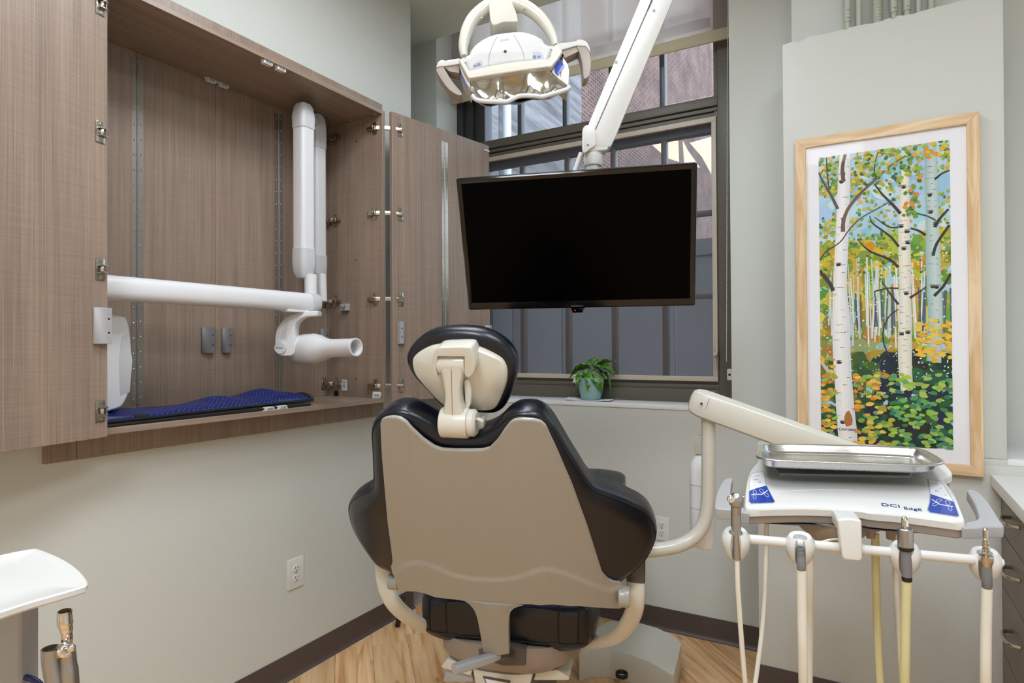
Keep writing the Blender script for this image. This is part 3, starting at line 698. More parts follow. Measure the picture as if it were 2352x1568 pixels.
bm = B(); lathe(bm, [(.006, 0), (.006, .003), (.003, .004)], S_+d_*.1+V((0, 0, 1.113)), n_, n=12); obj('bumper', bm, 'plastic_grey', rl[0])
S2, d2_, n2, ll = front_door((-1.933, 1.0), -11.8, -1, None, 1.095, 2.45, .3355, True, 'left hand bifold door opened towards the camera')
for v in (8, 302, 618, 944):
    q = W(232, v, 0, -1.92); cup_hinge(ll[0], S2+d2_*.020+V((0, 0, q.z)), d2_, n2, (CFX-.03, CY0, q.z), (1, 0, 0), (0, 1, 0))
pull(ll[0], S2+d2_*.024+V((0, 0, W(226, 748, 0, -1.93).z)), -d2_, n2, w=.044, m='plastic_grey')
# --- magnetic catches, screws, maker's card on the side panel
def catch(O, up):
    O = V(O); b = B(); s = up
    box(b, (O.x-.008, O.y-.026, O.z), (O.x+.006, O.y+.026, O.z+s*.003), bev=.001); box(b, (O.x-.011, O.y-.019, O.z), (O.x+.009, O.y+.019, O.z+s*.013), bev=.0015); c = obj('magnetic_catch', b, 'plastic_white', cab, label='white magnetic catch')
    k = B(); box(k, (O.x+.0088, O.y-.013, O.z+s*.003), (O.x+.0096, O.y+.013, O.z+s*.0055)); box(k, (O.x+.0088, O.y-.013, O.z+s*.0075), (O.x+.0096, O.y+.013, O.z+s*.010)); obj('keeper', k, 'plastic_midgrey', c)
for u, v in ((614, 142), (645, 157)):
    q = W(u, v, 0, CFX-.012); catch((CFX-.014, q.y, CZ1), -1)
for u, v in ((484, 196), (513, 207)):
    q = W(u, v, 0, CBX+.02); catch((CBX+.02, q.y, CZ1), -1)
for u, v in ((618, 936), (648, 934)):
    q = W(u, v, 0, CFX-.012); catch((CFX-.014, q.y, CZ0), 1)
bm = B()
for u, v in ((819, 325), (818, 597), (819, 868)): lathe(bm, [(.0045, 0), (.004, .002), (.001, .002)], W(u, v, 1, CY1), (0, -1, 0), n=10)
for u, v in ((756, 291), (806, 277), (860, 263)): lathe(bm, [(.0045, 0), (.004, .002), (.001, .002)], W(u, v, 2, CZ1), (0, 0, -1), n=10)
for u, v in ((756, 909), (807, 911)): lathe(bm, [(.0045, 0), (.004, .002), (.001, .002)], W(u, v, 2, CZ0), (0, 0, 1), n=10)
obj('screws', bm, 'nickel', cab, kind='stuff')
pc = Plane(W(791, 884, 1, CY1-.0006), (1, 0, 0), (0, 0, 1)); bm = B(); prism(bm, pc, rrect(.034, .052, .004), 0, -.0008); card = obj('maker_label', bm, 'decal_white', cab, label='small white printed label')
bm = text_bm('DCI edge', .0072, Mpl(pc, 0, .016, -.0012)); bm2 = B()
for i, (y, w) in enumerate(((.008, .009), (.003, .012), (-.003, .022), (-.006, .022), (-.011, .016), (-.016, .006))): box(bm2, tuple(pc.pt(-w/2-.001, y-.0008, -.0008)), tuple(pc.pt(w/2-.001, y+.0008, -.0013)))
obj('print', merge(bm, bm2), 'ink', card, smooth=False)
q = W(797, 706, 1, CY1); pc = Plane((q.x, CY1, q.z), (1, 0, 0), (0, 0, 1)); bm = B(); prism(bm, pc, rrect(.042, .034, .003), 0, -.022, bev=.002); cl = obj('cable_clip', bm, 'plastic_grey', cab, label='grey plastic holder clip'); bm = B(); prism(bm, pc, [(-.012, .004), (-.004, .004), (.002, -.004), (.008, .01), (.012, .008), (.004, -.012), (-.004, -.002)], -.022, -.027, bev=.001); obj('clip_hook', bm, 'plastic_midgrey', cl)
bm = B(); q = W(774, 898, 1, CY1); box(bm, (q.x-.012, CY1-.01, CZ0), (q.x+.012, CY1, CZ0+.026), bev=.004); obj('cord_grommet', bm, 'black', cab)

# ---------------------------------------------------------------- things lying on the cabinet shelf
# folded x-ray apron
pa = thing('xray_apron', (-2.08, 1.42, CZ0), 'folded blue netted x-ray apron with black edging on the cabinet shelf', 'apron')
g = [[None]*46 for _ in range(22)]
rr = random.Random(5)
def drape(a, b):
    t = a; z = .014+.012*math.sin(math.pi*b)*(.6+.4*t)
    z += .030*math.exp(-((t-.82)/.07)**2)*math.sin(math.pi*b)**.6*(.4+.6*b)+.014*math.exp(-((t-.93)/.04)**2)*math.sin(math.pi*b)+.010*math.sin(9*t+5*b)*math.sin(math.pi*b)+.008*math.sin(21*t-6*b)*math.sin(math.pi*b)**2+.012*t*math.sin(math.pi*b)
    return z
bm = B(); top = []; bot = []
for j in range(22):
    b = j/21; rt = []; rb = []
    for i in range(46):
        a = i/45; y = 1.02+a*.86+.02*math.sin(5*b+a*2)*(a > .9); x = -2.26+b*(.275-.075*a)
        z = CZ0+.010+(drape(a, b) if 0 < j < 21 else .004+.028*math.exp(-((a-.8)/.12)**2)*(j == 0)); rt.append(bm.verts.new((x, y, z))); rb.append(bm.verts.new((x, y, CZ0+.006)))
    top.append(rt); bot.append(rb)
for j in range(21):
    for i in range(45): addf(bm, (top[j][i], top[j][i+1], top[j+1][i+1], top[j+1][i])); addf(bm, (bot[j][i], bot[j+1][i], bot[j+1][i+1], bot[j][i+1]))
for i in range(45): addf(bm, (top[0][i], bot[0][i], bot[0][i+1], top[0][i+1])); addf(bm, (top[-1][i], top[-1][i+1], bot[-1][i+1], bot[-1][i]))
for j in range(21): addf(bm, (top[j][0], top[j+1][0], bot[j+1][0], bot[j][0])); addf(bm, (top[j][-1], bot[j][-1], bot[j+1][-1], top[j+1][-1]))
edge = [V(v.co) for v in top[0]]+[V(top[j][-1].co) for j in range(1, 22)]+[V(v.co) for v in top[-1][::-1]]+[V(top[j][0].co) for j in range(20, 0, -1)]
obj('cloth', bm, 'apron', pa, mod=subsurf(1))
bm = B(); tube(bm, edge, .0055, 8, closed=True); obj('edging', bm, 'black', pa)
bm = B(); box(bm, (-2.27, 1.01, CZ0), (-1.968, 1.80, CZ0+.009), bev=.004); obj('under_layer', bm, 'black', pa)
bm = B(); y0 = W(322, 947, 0, -2.0).y; box(bm, (-2.03, y0-.015, CZ0+.01), (-1.995, y0+.025, CZ0+.026), bev=.006); obj('strap_end', bm, 'black', pa)
# spare white catch on the shelf corner
q = W(865, 907, 0, -1.975); sc = thing('plastic_clip', (q.x, q.y, CZ0), 'small white rounded plastic clip lying on the right shelf corner', 'clip')
pc = Plane((q.x, q.y, CZ0+.0165), (.55, .83, 0), (0, 0, 1)); o_ = [(-.02, -.016), (.014, -.0165), (.021, -.01), (.022, 0), (.021, .009), (.014, .0125), (-.016, .015)]; bm = B(); prism(bm, pc, o_, 0, .016, bev=.003); obj('body', bm, 'plastic_white', sc)
bm = B(); prism(bm, pc, [(-.012, -.006), (.012, -.008), (.015, .003), (-.012, .006)], -.0012, .001, bev=.0004); obj('slot', bm, 'plastic_grey', sc)
# ================================================================ X-RAY ARM AND HEAD
xr = thing('xray_unit', (-2.2, 1.2, 1.3), 'white wall mounted dental x-ray unit with folded arm inside the cabinet', 'x-ray machine')
# wall control box at the left end
zt, zb_ = W(255, 718, 0, -2.18).z, W(262, 938, 0, -2.18).z; yr = W(283, 830, 0, -2.18).y
bm = B(); pc = Plane((-2.18, yr-.12, (zt+zb_)/2), (0, 1, 0), (0, 0, 1)); h = zt-zb_
o_ = spline([(-.1, -h/2), (.055, -h/2), (.098, -h/2+.03), (.114, -.06), (.116, .03), (.106, h/2-.035), (.07, h/2-.006), (-.1, h/2)], 6, True)
prism(bm, pc, o_, -.06, .11, bev=.012, seg=3); cb_ = obj('control_box', bm, 'xray_white', xr)
bm = B(); prism(bm, pc, [(.078, -h/2+.045), (.108, -h/2+.055), (.1165, 0), (.104, h/2-.07), (.082, h/2-.08), (.074, 0)], -.0607, -.055, bev=.0004); obj('cover_flap', bm, 'xray_grey', cb_)
# horizontal arm
ax = -2.06; pR, pL = W(712, 693, 0, ax), W(247, 664, 0, ax); pR.z = pL.z = (pR.z+pL.z)/2; dY = (pR-pL).normalized()
a0 = V((ax, 1.03, pL.z)); bm = B(); tube(bm, [a0, V((ax, pR.y-.012, pL.z))], .034, 28, ry=.040, p=.82); obj('horizontal_arm', bm, 'xray_white', xr)
bm = B(); tube(bm, [V((ax, pR.y-.012, pL.z)), V((ax, pR.y+.03, pL.z)), V((ax, pR.y+.038, pL.z)), V((ax, pR.y+.042, pL.z))], [.0355, .0355, .032, .024], 28, ry=[.0415, .0415, .038, .03], p=.82); obj('arm_end_cap', bm, 'xray_grey', xr)
bm = B(); box(bm, (ax-.02, pR.y-.14, pL.z-.044), (ax+.03, pR.y-.03, pL.z-.034), bev=.004); obj('arm_cover', bm, 'xray_white', xr)
# two folded vertical arms
def varm(ax, u, v0, v1, vg, vs, hw, hd, m, yy=None):
    t, b_ = W(u, v0, 0, ax).z, W(u, v1, 0, ax).z; g1, g2 = W(u, vg, 0, ax).z, W(u, vs, 0, ax).z; y = yy or W(u, v0, 0, ax).y
    def sec(z, s=1.0, dx=0): return [V((ax+dx+x*s, y+w*s, z)) for x, w in rrect(hd*2, hw*2, .018, 4)]
    bm = B(); loft(bm, [sec(g2), sec(g1)]); tb = obj('vertical_arm', bm, m, xr)
    bm = B(); loft(bm, [sec(g1, 1.07), sec(g1+.05, 1.10), sec(t-.05, 1.06), sec(t-.02, .92), sec(t-.005, .68), sec(t, .35)]); obj('elbow_cap', bm, 'xray_grey', tb)
    bm = B(); loft(bm, [sec(b_, .3), sec(b_+.006, .7), sec(b_+.03, 1.0), sec(b_+.07, 1.12), sec(g2, 1.1), sec(g2+.002, 1.0)]); obj('lower_shroud', bm, 'xray_grey', tb)
    return y, t, b_
y1, t1, b1 = varm(-2.10, 697, 237, 641, 297, 572, .036, .036, 'xray_white')
y2, t2, b2 = varm(-2.215, 727, 262, 648, 342, 588, .034, .034, 'xray_white')
bm = B(); ym = (y1+y2)/2; tube(bm, [(-2.10, y1, t1-.04), (-2.215, y2, t2-.045)], .024, 16); obj('elbow_pin', bm, 'xray_grey', xr)
bm = B(); zc = pL.z+.038; tube(bm, [(-2.075, W(712, 640, 0, -2.08).y, b1+.02), (-2.075, W(712, 640, 0, -2.08).y, zc-.02)], .027, 20); obj('swivel_joint', bm, 'xray_white', xr); bm = B(); tube(bm, [(-2.15, y2-.035, b2+.03), (-2.14, y2-.04, zc-.02)], .02, 20, p=.7); obj('swivel_joint', bm, 'xray_white', xr)
# yoke that carries the tube head
fw = V((-.4965, .868, 0)); rt = V((.868, .4965, 0))
py_ = Plane(D(690, 770, 2.62), rt, (0, 0, 1))
zo = lambda pts: [(600+x/7.127, 640+y/7.127) for x, y in pts]
yo = spline(zo([(960, 530), (720, 545), (560, 590), (430, 650), (335, 760), (285, 860), (268, 1000), (270, 1120), (290, 1200), (350, 1252), (480, 1262), (560, 1240), (600, 1140), (588, 1000), (588, 810), (612, 725), (680, 662), (770, 626), (960, 612)]), 5)
o_ = py_.pxs([(p.x, p.y) for p in yo]); bm = B(); prism(bm, py_, o_, -.03, .03, bev=.006, seg=3); yk = obj('yoke', bm, 'xray_white', xr)
gr = py_.pxs(zo([(310, 985), (340, 850), (400, 740), (470, 665), (440, 760), (415, 880), (410, 985)]), -.0305); bm = B(); prism(bm, py_, gr, -.0308, -.026, bev=.0004, seg=1); obj('yoke_recess', bm, 'xray_grey', yk)
c_ = py_.px(*zo([(362, 1132)])[0]); bm = B(); lathe(bm, [(.0255, 0), (.0255, .006), (.023, .0085), (.0001, .009)], py_.pt(*c_, -.028), -py_.n, n=36); dk = obj('pivot_disc', bm, 'xray_grey', yk)
obj('print', text_bm('PreVa', .011, Mpl(py_, c_[0]-.003, c_[1], -.0374)), 'ink', dk, smooth=False)
# tube head: turned body and cone pointing out of the cabinet
e0, e1 = D(668, 804, 2.70), D(818, 797, 2.50); axd = (e1-e0).normalized(); L = (e1-e0).length
pr = [(.02, -.004), (.045, .012), (.060, .045), (.0655, .09), (.0655, .145), (.060, .175), (.048, .205), (.040, .235), (.0372, .262), (.036, L-.012), (.0375, L-.003), (.0365, L+.001), (.031, L+.001), (.029, L-.006), (.028, L-.05)]
bm = B(); lathe(bm, pr, e0, axd, n=40); hd = obj('tube_head', bm, 'xray_white', xr)
bm = B(); lathe(bm, [(.0282, L-.055), (.0282, L-.046)], e0, axd, n=30); ap = obj('cone_inner', bm, 'xray_grey', hd); bm = B(); lathe(bm, [(.012, L-.046), (.012, L-.042), (.006, L-.042)], e0, axd, n=18); obj('aperture', bm, 'plastic_midgrey', hd)
bm = B(); pp = e0+axd*.05; tube(bm, [py_.pt(*c_, 0), pp], .034, 20); obj('head_pivot', bm, 'xray_white', hd)
# ================================================================ DENTAL CHAIR (seen from behind, reclined)
HD, TL = R(18), R(30)
cr = V((math.cos(HD), math.sin(HD), 0)); cf = V((-math.sin(HD), math.cos(HD), 0)); ZZ = V((0, 0, 1))
BO = D(1150, 1200, 1.5)+cr*(-.062)
pb = Plane(BO, cr, ZZ*math.cos(TL)-cf*math.sin(TL))
base_c = BO+cf*.62; base_c.z = 0
chair = thing('dental_chair', base_c, 'reclined black leather dental chair with cream back shell, seen from behind', 'dental chair')
def bend(x): return 1.5*max(0, abs(x)-.15)**2
def bpx(u, v, h=0):
    a = pb.px(u, v, h)
    for _ in range(4): a = pb.px(u, v, h+bend(a[0]))
    return a
z2 = lambda pts: [(780+x/2.904, 900+y/2.904) for x, y in pts]
def tr(pts, h=0): return [bpx(u, v, h) for u, v in z2(pts)]
# --- cushion with side wings
cu = tr([(350, 1150), (285, 1118), (240, 1075), (160, 960), (110, 870), (82, 770), (80, 710), (112, 664), (190, 618), (240, 578), (243, 440), (237, 300), (233, 230), (248, 165), (285, 122), (340, 92), (400, 82), (455, 86), (520, 110), (600, 152), (670, 192), (740, 235), (820, 255), (930, 248), (1005, 218), (1060, 180), (1110, 130), (1155, 104), (1220, 93), (1300, 98), (1370, 125), (1430, 178), (1480, 255), (1540, 358), (1605, 460), (1665, 555), (1720, 602), (1850, 650), (1950, 694), (2050, 745), (2097, 810), (2116, 880), (2110, 940), (2080, 1010), (2030, 1090), (1950, 1160), (1880, 1212), (1800, 1262), (1600, 1290), (1100, 1320), (600, 1260), (430, 1200)], .015)
cu = [(p.x, p.y) for p in spline(cu, 4, True)]
bm = B(); puff(bm, pb, cu, -.022, .08, .036, n=150, steps=7, cx=(0, 0), hfun=lambda x, y: bend(x)); back = obj('back_cushion', bm, 'leather', chair, ang=60)
o_ = [(p.x, p.y) for p in resample(cu, 150, True)]; a = R(28); o2 = offset2(o_, .036*(1-math.cos(a))); h_ = -.022*math.sin(a)
bm = B(); tube(bm, [pb.pt(x, y, h_+bend(x)-.0003) for x, y in o2], .0013, 6, closed=True); obj('seam', bm, 'leather_seam', back)
# --- moulded back shell
top_ = tr([(272, 228), (282, 196), (330, 185), (400, 188), (440, 206), (490, 255), (560, 320), (630, 366), (680, 384), (760, 389), (880, 391), (955, 388), (1005, 374), (1060, 320), (1110, 250), (1148, 208), (1200, 200), (1290, 205), (1335, 216), (1365, 242)], -.036)
left_ = tr([(392, 1326), (385, 1300), (368, 1240), (342, 1185), (354, 1150), (345, 1060), (320, 880), (300, 650), (283, 450), (272, 228)], -.036)
right_ = tr([(1872, 1446), (1880, 1370), (1876, 1298), (1785, 1272), (1742, 1220), (1710, 1120), (1640, 900), (1540, 630), (1440, 400), (1365, 242)], -.036)
bot_ = tr([(392, 1326), (500, 1331), (600, 1346), (700, 1358), (900, 1380), (1150, 1398), (1280, 1396), (1400, 1414), (1600, 1428), (1750, 1440), (1872, 1446)], -.036)
wave = spline(tr([(330, 1215), (430, 1160), (560, 1138), (660, 1160), (760, 1205), (900, 1232), (1060, 1238), (1180, 1225), (1270, 1195), (1370, 1185), (1480, 1208), (1620, 1260), (1800, 1330)], -.036), 6)
wx = [p.x for p in wave]; wyv = [p.y for p in wave]
def shell_h(x, y):
    w = np.interp(x, wx, wyv); t = max(0, min(1, (w-y)/.010+.5)); t = t*t*(3-2*t)
    s = 0
    for c, k in ((-.115, 1), (.125, 1)):
        cx_ = c+(.02 if c > 0 else -.02)*(-y/.3); s += .009*max(0, min(1, (abs(x)-abs(cx_))/.035))*(1 if x*c > 0 else 0)
    return bend(x)-.040-.004*t+s
g = coons(bot_, top_, left_, right_, 76, 84)
bm = B(); sheet(bm, g, lambda x, y: pb.pt(x, y, shell_h(x, y)), lambda x, y: pb.pt(x, y, shell_h(x, y)+.012)); shell = obj('back_shell', bm, 'shell_cream', chair, label='cream moulded plastic back shell', ang=50)
ring = [g[0][i] for i in range(76)]+[g[j][-1] for j in range(1, 84)]+[g[-1][i] for i in range(74, -1, -1)]+[g[j][0] for j in range(82, 0, -1)]
bm = B(); tube(bm, [pb.pt(x, y, shell_h(x, y)+.004) for x, y in ring], .0032, 8, closed=True); obj('shell_rim', bm, 'shell_cream', shell)
# --- bracket from the shell down to the seat hinge
z3 = lambda pts: [(830+x/3.0545, 1240+y/3.0545) for x, y in pts]
tL = [bpx(u, v, -.03) for u, v in z3([(700, 385), (745, 400), (790, 440), (820, 500), (840, 590), (858, 680), (868, 738)])]
tR = [bpx(u, v, -.03) for u, v in z3([(1140, 425), (1085, 440), (1055, 465), (1042, 510), (1040, 590), (1042, 680), (1046, 748)])]
L_, R_ = resample(spline(tL, 4), 16), resample(spline(tR, 4), 16); loops = []
for i in range(16):
    t = i/15; h = -.044-.006*t; n_pts = 12; row = []
    for k in range(n_pts+1): row.append(pb.pt(*L_[i].lerp(R_[i], k/n_pts)[:2], h-.006*math.sin(math.pi*k/n_pts)))
    for k in range(n_pts, -1, -1): row.append(pb.pt(*L_[i].lerp(R_[i], k/n_pts)[:2], h+.02))
    loops.append(row)
bm = B(); loft(bm, loops); br = obj('hinge_bracket', bm, 'shell_cream', chair)
qa = [bpx(u, v, -.045) for u, v in z3([(905, 680), (995, 690), (1000, 735), (905, 728)])]; bm = B(); prism(bm, pb, qa, -.048, -.03, bev=.002); obj('hinge_pin_cover', bm, 'plastic_cream', br)
for u0, u1 in ((900, 908), (994, 1002)):
    qa = [bpx(u, v, -.045) for u, v in z3([(u0, 678), (u1, 680), (u1, 738), (u0, 736)])]; bm = B(); prism(bm, pb, qa, -.0462, -.03); obj('hinge_gap', bm, 'black', br)
# --- head rest
ph = Plane(D(1065, 850, 1.40), cr, ZZ*math.cos(R(20))-cf*math.sin(R(20)))
z4 = lambda pts: [(900+x/4.611, 720+y/4.611) for x, y in pts]
hp = lambda pts, h=0: ph.pxs(z4(pts), h)
ho = [(p.x, p.y) for p in spline(hp([(170, 440), (185, 380), (240, 300), (330, 222), (430, 168), (540, 142), (680, 133), (850, 141), (980, 165), (1080, 205), (1170, 258), (1250, 325), (1310, 405), (1338, 490), (1336, 600), (1312, 720), (1270, 850), (1205, 965), (1130, 1024), (1050, 1040), (900, 1031), (780, 1020), (660, 1000), (570, 975), (515, 938), (450, 870), (360, 770), (280, 690), (220, 610), (180, 520)]), 4, True)]
bm = B(); puff(bm, ph, ho, -.022, .042, .02, n=110, steps=7, cx=(.01, .01)); hr = obj('head_cushion', bm, 'leather', chair, ang=60)
hi_ = [(p.x, p.y) for p in spline(hp([(243, 480), (252, 425), (305, 365), (400, 310), (520, 277), (700, 266), (850, 281), (980, 316), (1100, 370), (1200, 432), (1248, 520), (1254, 620), (1230, 740), (1182, 870), (1135, 950), (1070, 986), (900, 991), (760, 982), (640, 965), (570, 935), (480, 850), (380, 740), (290, 630), (254, 550)]), 4, True)]
bm = B(); puff(bm, ph, hi_, -.026, -.012, .006, n=110, steps=4, cx=(.01, .01), hfun=lambda x, y: -.022*max(0, 1-((x-.01)/.11)**2-((y-.012)/.085)**2)); obj('head_shell', bm, 'plastic_cream', hr)
bm = B(); ko = [(p.x, p.y) for p in spline(hp([(458, 545), (462, 450), (480, 365), (530, 328), (640, 320), (830, 318), (872, 345), (905, 430), (910, 520), (890, 590), (845, 632), (805, 622)], -.05), 3)]+hp([(795, 560), (795, 418), (512, 416), (504, 560), (518, 632), (478, 600)], -.05)
prism(bm, ph, ko, -.072, -.02, bev=.007, seg=3); kn = obj('knuckle_yoke', bm, 'plastic_cream', hr)
bm = B(); a1, a2 = hp([(506, 530), (792, 530)], -.05); cyl(bm, ph.pt(*a1, -.05), ph.pt(*a2, -.05), .0235, n=28); bevel(bm, .002); obj('knuckle_barrel', bm, 'plastic_cream', kn)
# post from the knuckle down to the lower knuckle
pL_ = [V((*p, 0)) for p in hp([(515, 560), (545, 660), (572, 780), (580, 860), (572, 960), (552, 1060)], -.06)]; pR_ = [V((*p, 0)) for p in hp([(785, 560), (765, 660), (748, 760), (750, 860), (768, 960), (800, 1060)], -.06)]
pL_, pR_ = resample(spline(pL_, 4), 18), resample(spline(pR_, 4), 18); loops = []
for i in range(18):
    c = (pL_[i]+pR_[i])/2; w = (pR_[i]-pL_[i]).length/2; loops.append([ph.pt(c.x+w*x, c.y, -.055-.01*i/17+.019*y) for x, y in rrect(2, 2, .5, 4)])
bm = B(); loft(bm, loops); po = obj('head_post', bm, 'plastic_cream', chair)
bm = B(); sm = [((a+b)/2) for a, b in zip(pL_, pR_)]; tube(bm, [ph.pt(p.x, p.y, -.0745-.01*i/17) for i, p in enumerate(sm)], .0007, 6); obj('mould_line', bm, 'taupe', po)
b1_, b2_ = hp([(528, 1150), (822, 1160)], -.065); bm = B(); cyl(bm, ph.pt(*b1_, -.065), ph.pt(*b2_, -.065), .0335, n=36); bevel(bm, .005, 3); lk = obj('lower_knuckle', bm, 'plastic_cream', chair)
k1, k2, k3 = hp([(825, 1155), (880, 1150), (905, 1150)], -.065); bm = B(); lathe(bm, [(.030, 0), (.030, (V(k2)-V(k1)).length), (.024, (V(k3)-V(k1)).length), (.001, (V(k3)-V(k1)).length)], ph.pt(*k1, -.065), ph.ex, n=36); obj('tension_knob', bm, 'plastic_cream', lk)
l1, l2, l3 = hp([(895, 1122), (930, 1108), (966, 1128)], -.065); bm = B(); tube(bm, spline([ph.pt(*l1, -.065), ph.pt(*l2, -.07), ph.pt(*l3, -.07)], 5), .006, 10, ry=.004); obj('lever', bm, 'plastic_cream', lk)
bm = B(); prism(bm, ph, hp([(615, 1200), (880, 1230), (900, 1150), (960, 1110), (978, 1140), (982, 1300), (965, 1345), (940, 1358), (880, 1358), (868, 1372), (868, 1440), (638, 1440), (632, 1385), (618, 1300)], -.04), -.048, -.02, bev=.004, seg=2); obj('mounting_bracket', bm, 'plastic_cream', chair)
bm = B(); bt = hp([(768, 695), (812, 688), (835, 740), (848, 830), (842, 940), (815, 1005), (785, 995)], -.05); prism(bm, ph, bt, -.056, -.03, bev=.005, seg=3); obj('release_paddle', bm, 'plastic_white', po)
# --- seat and leg rest, one long pad in two parts
def P3(a, f, z): return V((BO.x, BO.y, 0))+cr*a+cf*f+ZZ*z
def pad(name, secs, m='leather', par=chair, n=5, sharp=.45):
    bm = B(); loops = []
    for f, z, hw, ht, til in secs:
        row = []
        for x, y in rrect(2, 2, sharp, n):
            row.append(P3(x*hw, f-math.sin(til)*y*ht, z+math.cos(til)*y*ht))
        loops.append(row)
    loft(bm, loops); return obj(name, bm, m, par, mod=subsurf(1))
def on_surface(o, pts, out=.0004):
    bpy.context.view_layer.update(); ev = o.evaluated_get(bpy.context.evaluated_depsgraph_get()); M = WM[o.name]; Mi = M.inverted(); res = []
    for p in pts:
        ok, c, nr, _ = ev.closest_point_on_mesh(Mi @ V(p)); res.append(M @ (c+nr*out))
    return res
seat = pad('seat_cushion', [(.268, .56, .12, .03, .1), (.27, .56, .21, .06, .1), (.295, .563, .25, .082, .1), (.35, .567, .265, .088, .12), (.50, .58, .27, .08, .12), (.68, .605, .27, .07, .16), (.76, .622, .26, .06, .2), (.775, .626, .22, .04, .2)])
for k in range(4):
    a = (-.222, -.165, .165, .222)[k]; bm = B(); fo = .0 if abs(a) < .2 else .02; tube(bm, on_surface(seat, [P3(a, .25+fo, .515+.012*i) for i in range(12)]+[P3(a, .27+fo+.03*i, .68) for i in range(1, 4)]), .0024, 6); obj('seam', bm, 'leather_seam', seat)
bm = B(); tube(bm, on_surface(seat, [P3(-.27, .36, .515)]+[P3(-.25+.025*i, .25, .515) for i in range(21)]+[P3(.27, .36, .515)]), .0024, 6); obj('seam', bm, 'leather_seam', seat)
leg = pad('leg_rest', [(.79, .635, .2, .03, .2), (.80, .64, .25, .055, .2), (.87, .655, .28, .06, .2), (1.10, .70, .30, .06, .2), (1.36, .735, .325, .06, .1), (1.44, .74, .32, .055, .1), (1.47, .742, .26, .03, .1)])
for a in (-.2, .2):
    bm = B(); tube(bm, on_surface(leg, [P3(a, .82+.05*i, .76+.008*i) for i in range(13)]), .002, 6); obj('seam', bm, 'leather_seam', leg)
# --- under-seat tub, lift column, lever
loops = []
for z, wx_, wy, yc in ((.51, .215, .30, .55), (.485, .222, .30, .55), (.45, .22, .29, .55), (.42, .18, .26, .55), (.41, .10, .2, .55)):
    loops.append([P3(x*wx_, yc+y*wy, z-.0) for x, y in [(math.copysign(abs(math.cos(t))**.6, math.cos(t)), math.copysign(abs(math.sin(t))**.6, math.sin(t))) for t in [2*math.pi*i/40 for i in range(40)]]])
bm = B(); loft(bm, loops); tub = obj('seat_tub', bm, 'taupe', chair, label='taupe plastic tub under the seat')
pt_ = Plane(P3(0, .247, .46), cr, ZZ)
bm = B(); prism(bm, pt_, pt_.pxs(z3([(820, 770), (1060, 740), (1155, 765), (1150, 880), (990, 880), (830, 815)])), -.002, .06, bev=.003); obj('tub_recess', bm, 'plastic_dark', tub)
lv = [D(u, v, d) for (u, v), d in zip(z3([(650, 905), (760, 870), (880, 835), (960, 808), (1040, 800)]), (1.60, 1.63, 1.66, 1.69, 1.74))]
bm = B(); tube(bm, lv[:4], [.013, .014, .0125, .011], 12, ry=[.012, .013, .012, .010], p=.6); lev = obj('tilt_lever', bm, 'plastic_grey', chair, label='grey manual tilt lever')
bm = B(); tube(bm, lv[3:], .014, 14); obj('lever_pivot', bm, 'plastic_dark', lev)
# lift housing under the tub
pk = Plane(P3(0, .30, .38), cr, ZZ)
bm = B(); prism(bm, pk, pk.pxs(z3([(780, 900), (860, 920), (1000, 940), (1100, 945), (1205, 930), (1185, 1010), (800, 1010)])), 0, .3, bev=.004); hs_ = obj('lift_housing', bm, 'plastic_cream', chair)
bm = B(); prism(bm, pk, pk.pxs(z3([(852, 950), (1045, 985), (1045, 1010), (880, 1010)])), -.003, .01, bev=.001); lb = obj('nameplate', bm, 'plastic_dark', hs_); bm = B(); prism(bm, pk, pk.pxs(z3([(870, 968), (1030, 996), (1030, 1012), (890, 1012)])), -.0042, 0); obj('nameplate_face', bm, 'decal_white', lb)
bm = B(); prism(bm, pk, pk.pxs(z3([(560, 885), (610, 820), (780, 905), (770, 945), (600, 900)])), -.005, .2, bev=.003); obj('hinge_cover', bm, 'plastic_cream', chair)
bm = B(); prism(bm, pk, pk.pxs(z3([(560, 1010), (590, 910), (770, 950), (780, 1010)])), .01, .25, bev=.006); obj('pump_cover', bm, 'plastic_grey', chair)
bm = B(); prism(bm, pk, pk.pxs(z3([(1200, 1010), (1215, 945), (1370, 935), (1455, 990), (1450, 1010)])), .02, .25, bev=.008); obj('lift_arm_cover', bm, 'plastic_cream', chair)
bm = B(); box(bm, (-.1, .34, .02), (.1, .7, .42), Matrix((cr, cf, ZZ)).transposed().to_4x4(), bev=.02); 
for v in bm.verts: v.co += V((BO.x, BO.y, 0))
obj('lift_column', bm, 'plastic_dark', chair)
# --- base on the floor
bc = P3(.08, .62, 0); bm = B(); lathe(bm, [(.27, 0), (.27, .018), (.262, .026), (.0001, .030)], bc, n=64); obj('base_plate', bm, 'plastic_white', chair)
ptop = [(1330, 1500), (1345, 1452), (1400, 1425), (1467, 1429), (1510, 1441), (1548, 1459), (1565, 1477), (1558, 1510), (1547, 1552), (1520, 1535), (1490, 1518), (1450, 1503), (1400, 1491), (1360, 1490)]
bt_ = [W(u, v, 2, .115) for u, v in ptop]; bm = B(); lo = [bm.verts.new((p.x, p.y, 0)) for p in bt_]; hi = [bm.verts.new(p) for p in bt_]; n = len(lo); addf(bm, lo[::-1]); addf(bm, hi)
for i in range(n): addf(bm, (lo[i], lo[(i+1) % n], hi[(i+1) % n], hi[i]))
bevel(bm, .004, 2, 20); obj('utility_box', bm, 'plastic_cream', chair, label='cream floor box with a curved front')
bm = B(); q = W(1428, 1552, 2, .05)
for k in range(3): tube(bm, [q+V((.022*math.cos(t), .022*math.sin(t), (.006*k))) for t in [2*math.pi*i/24 for i in range(24)]], .0026, 8, closed=True)
obj('coiled_cable', bm, 'black', chair, kind='stuff')
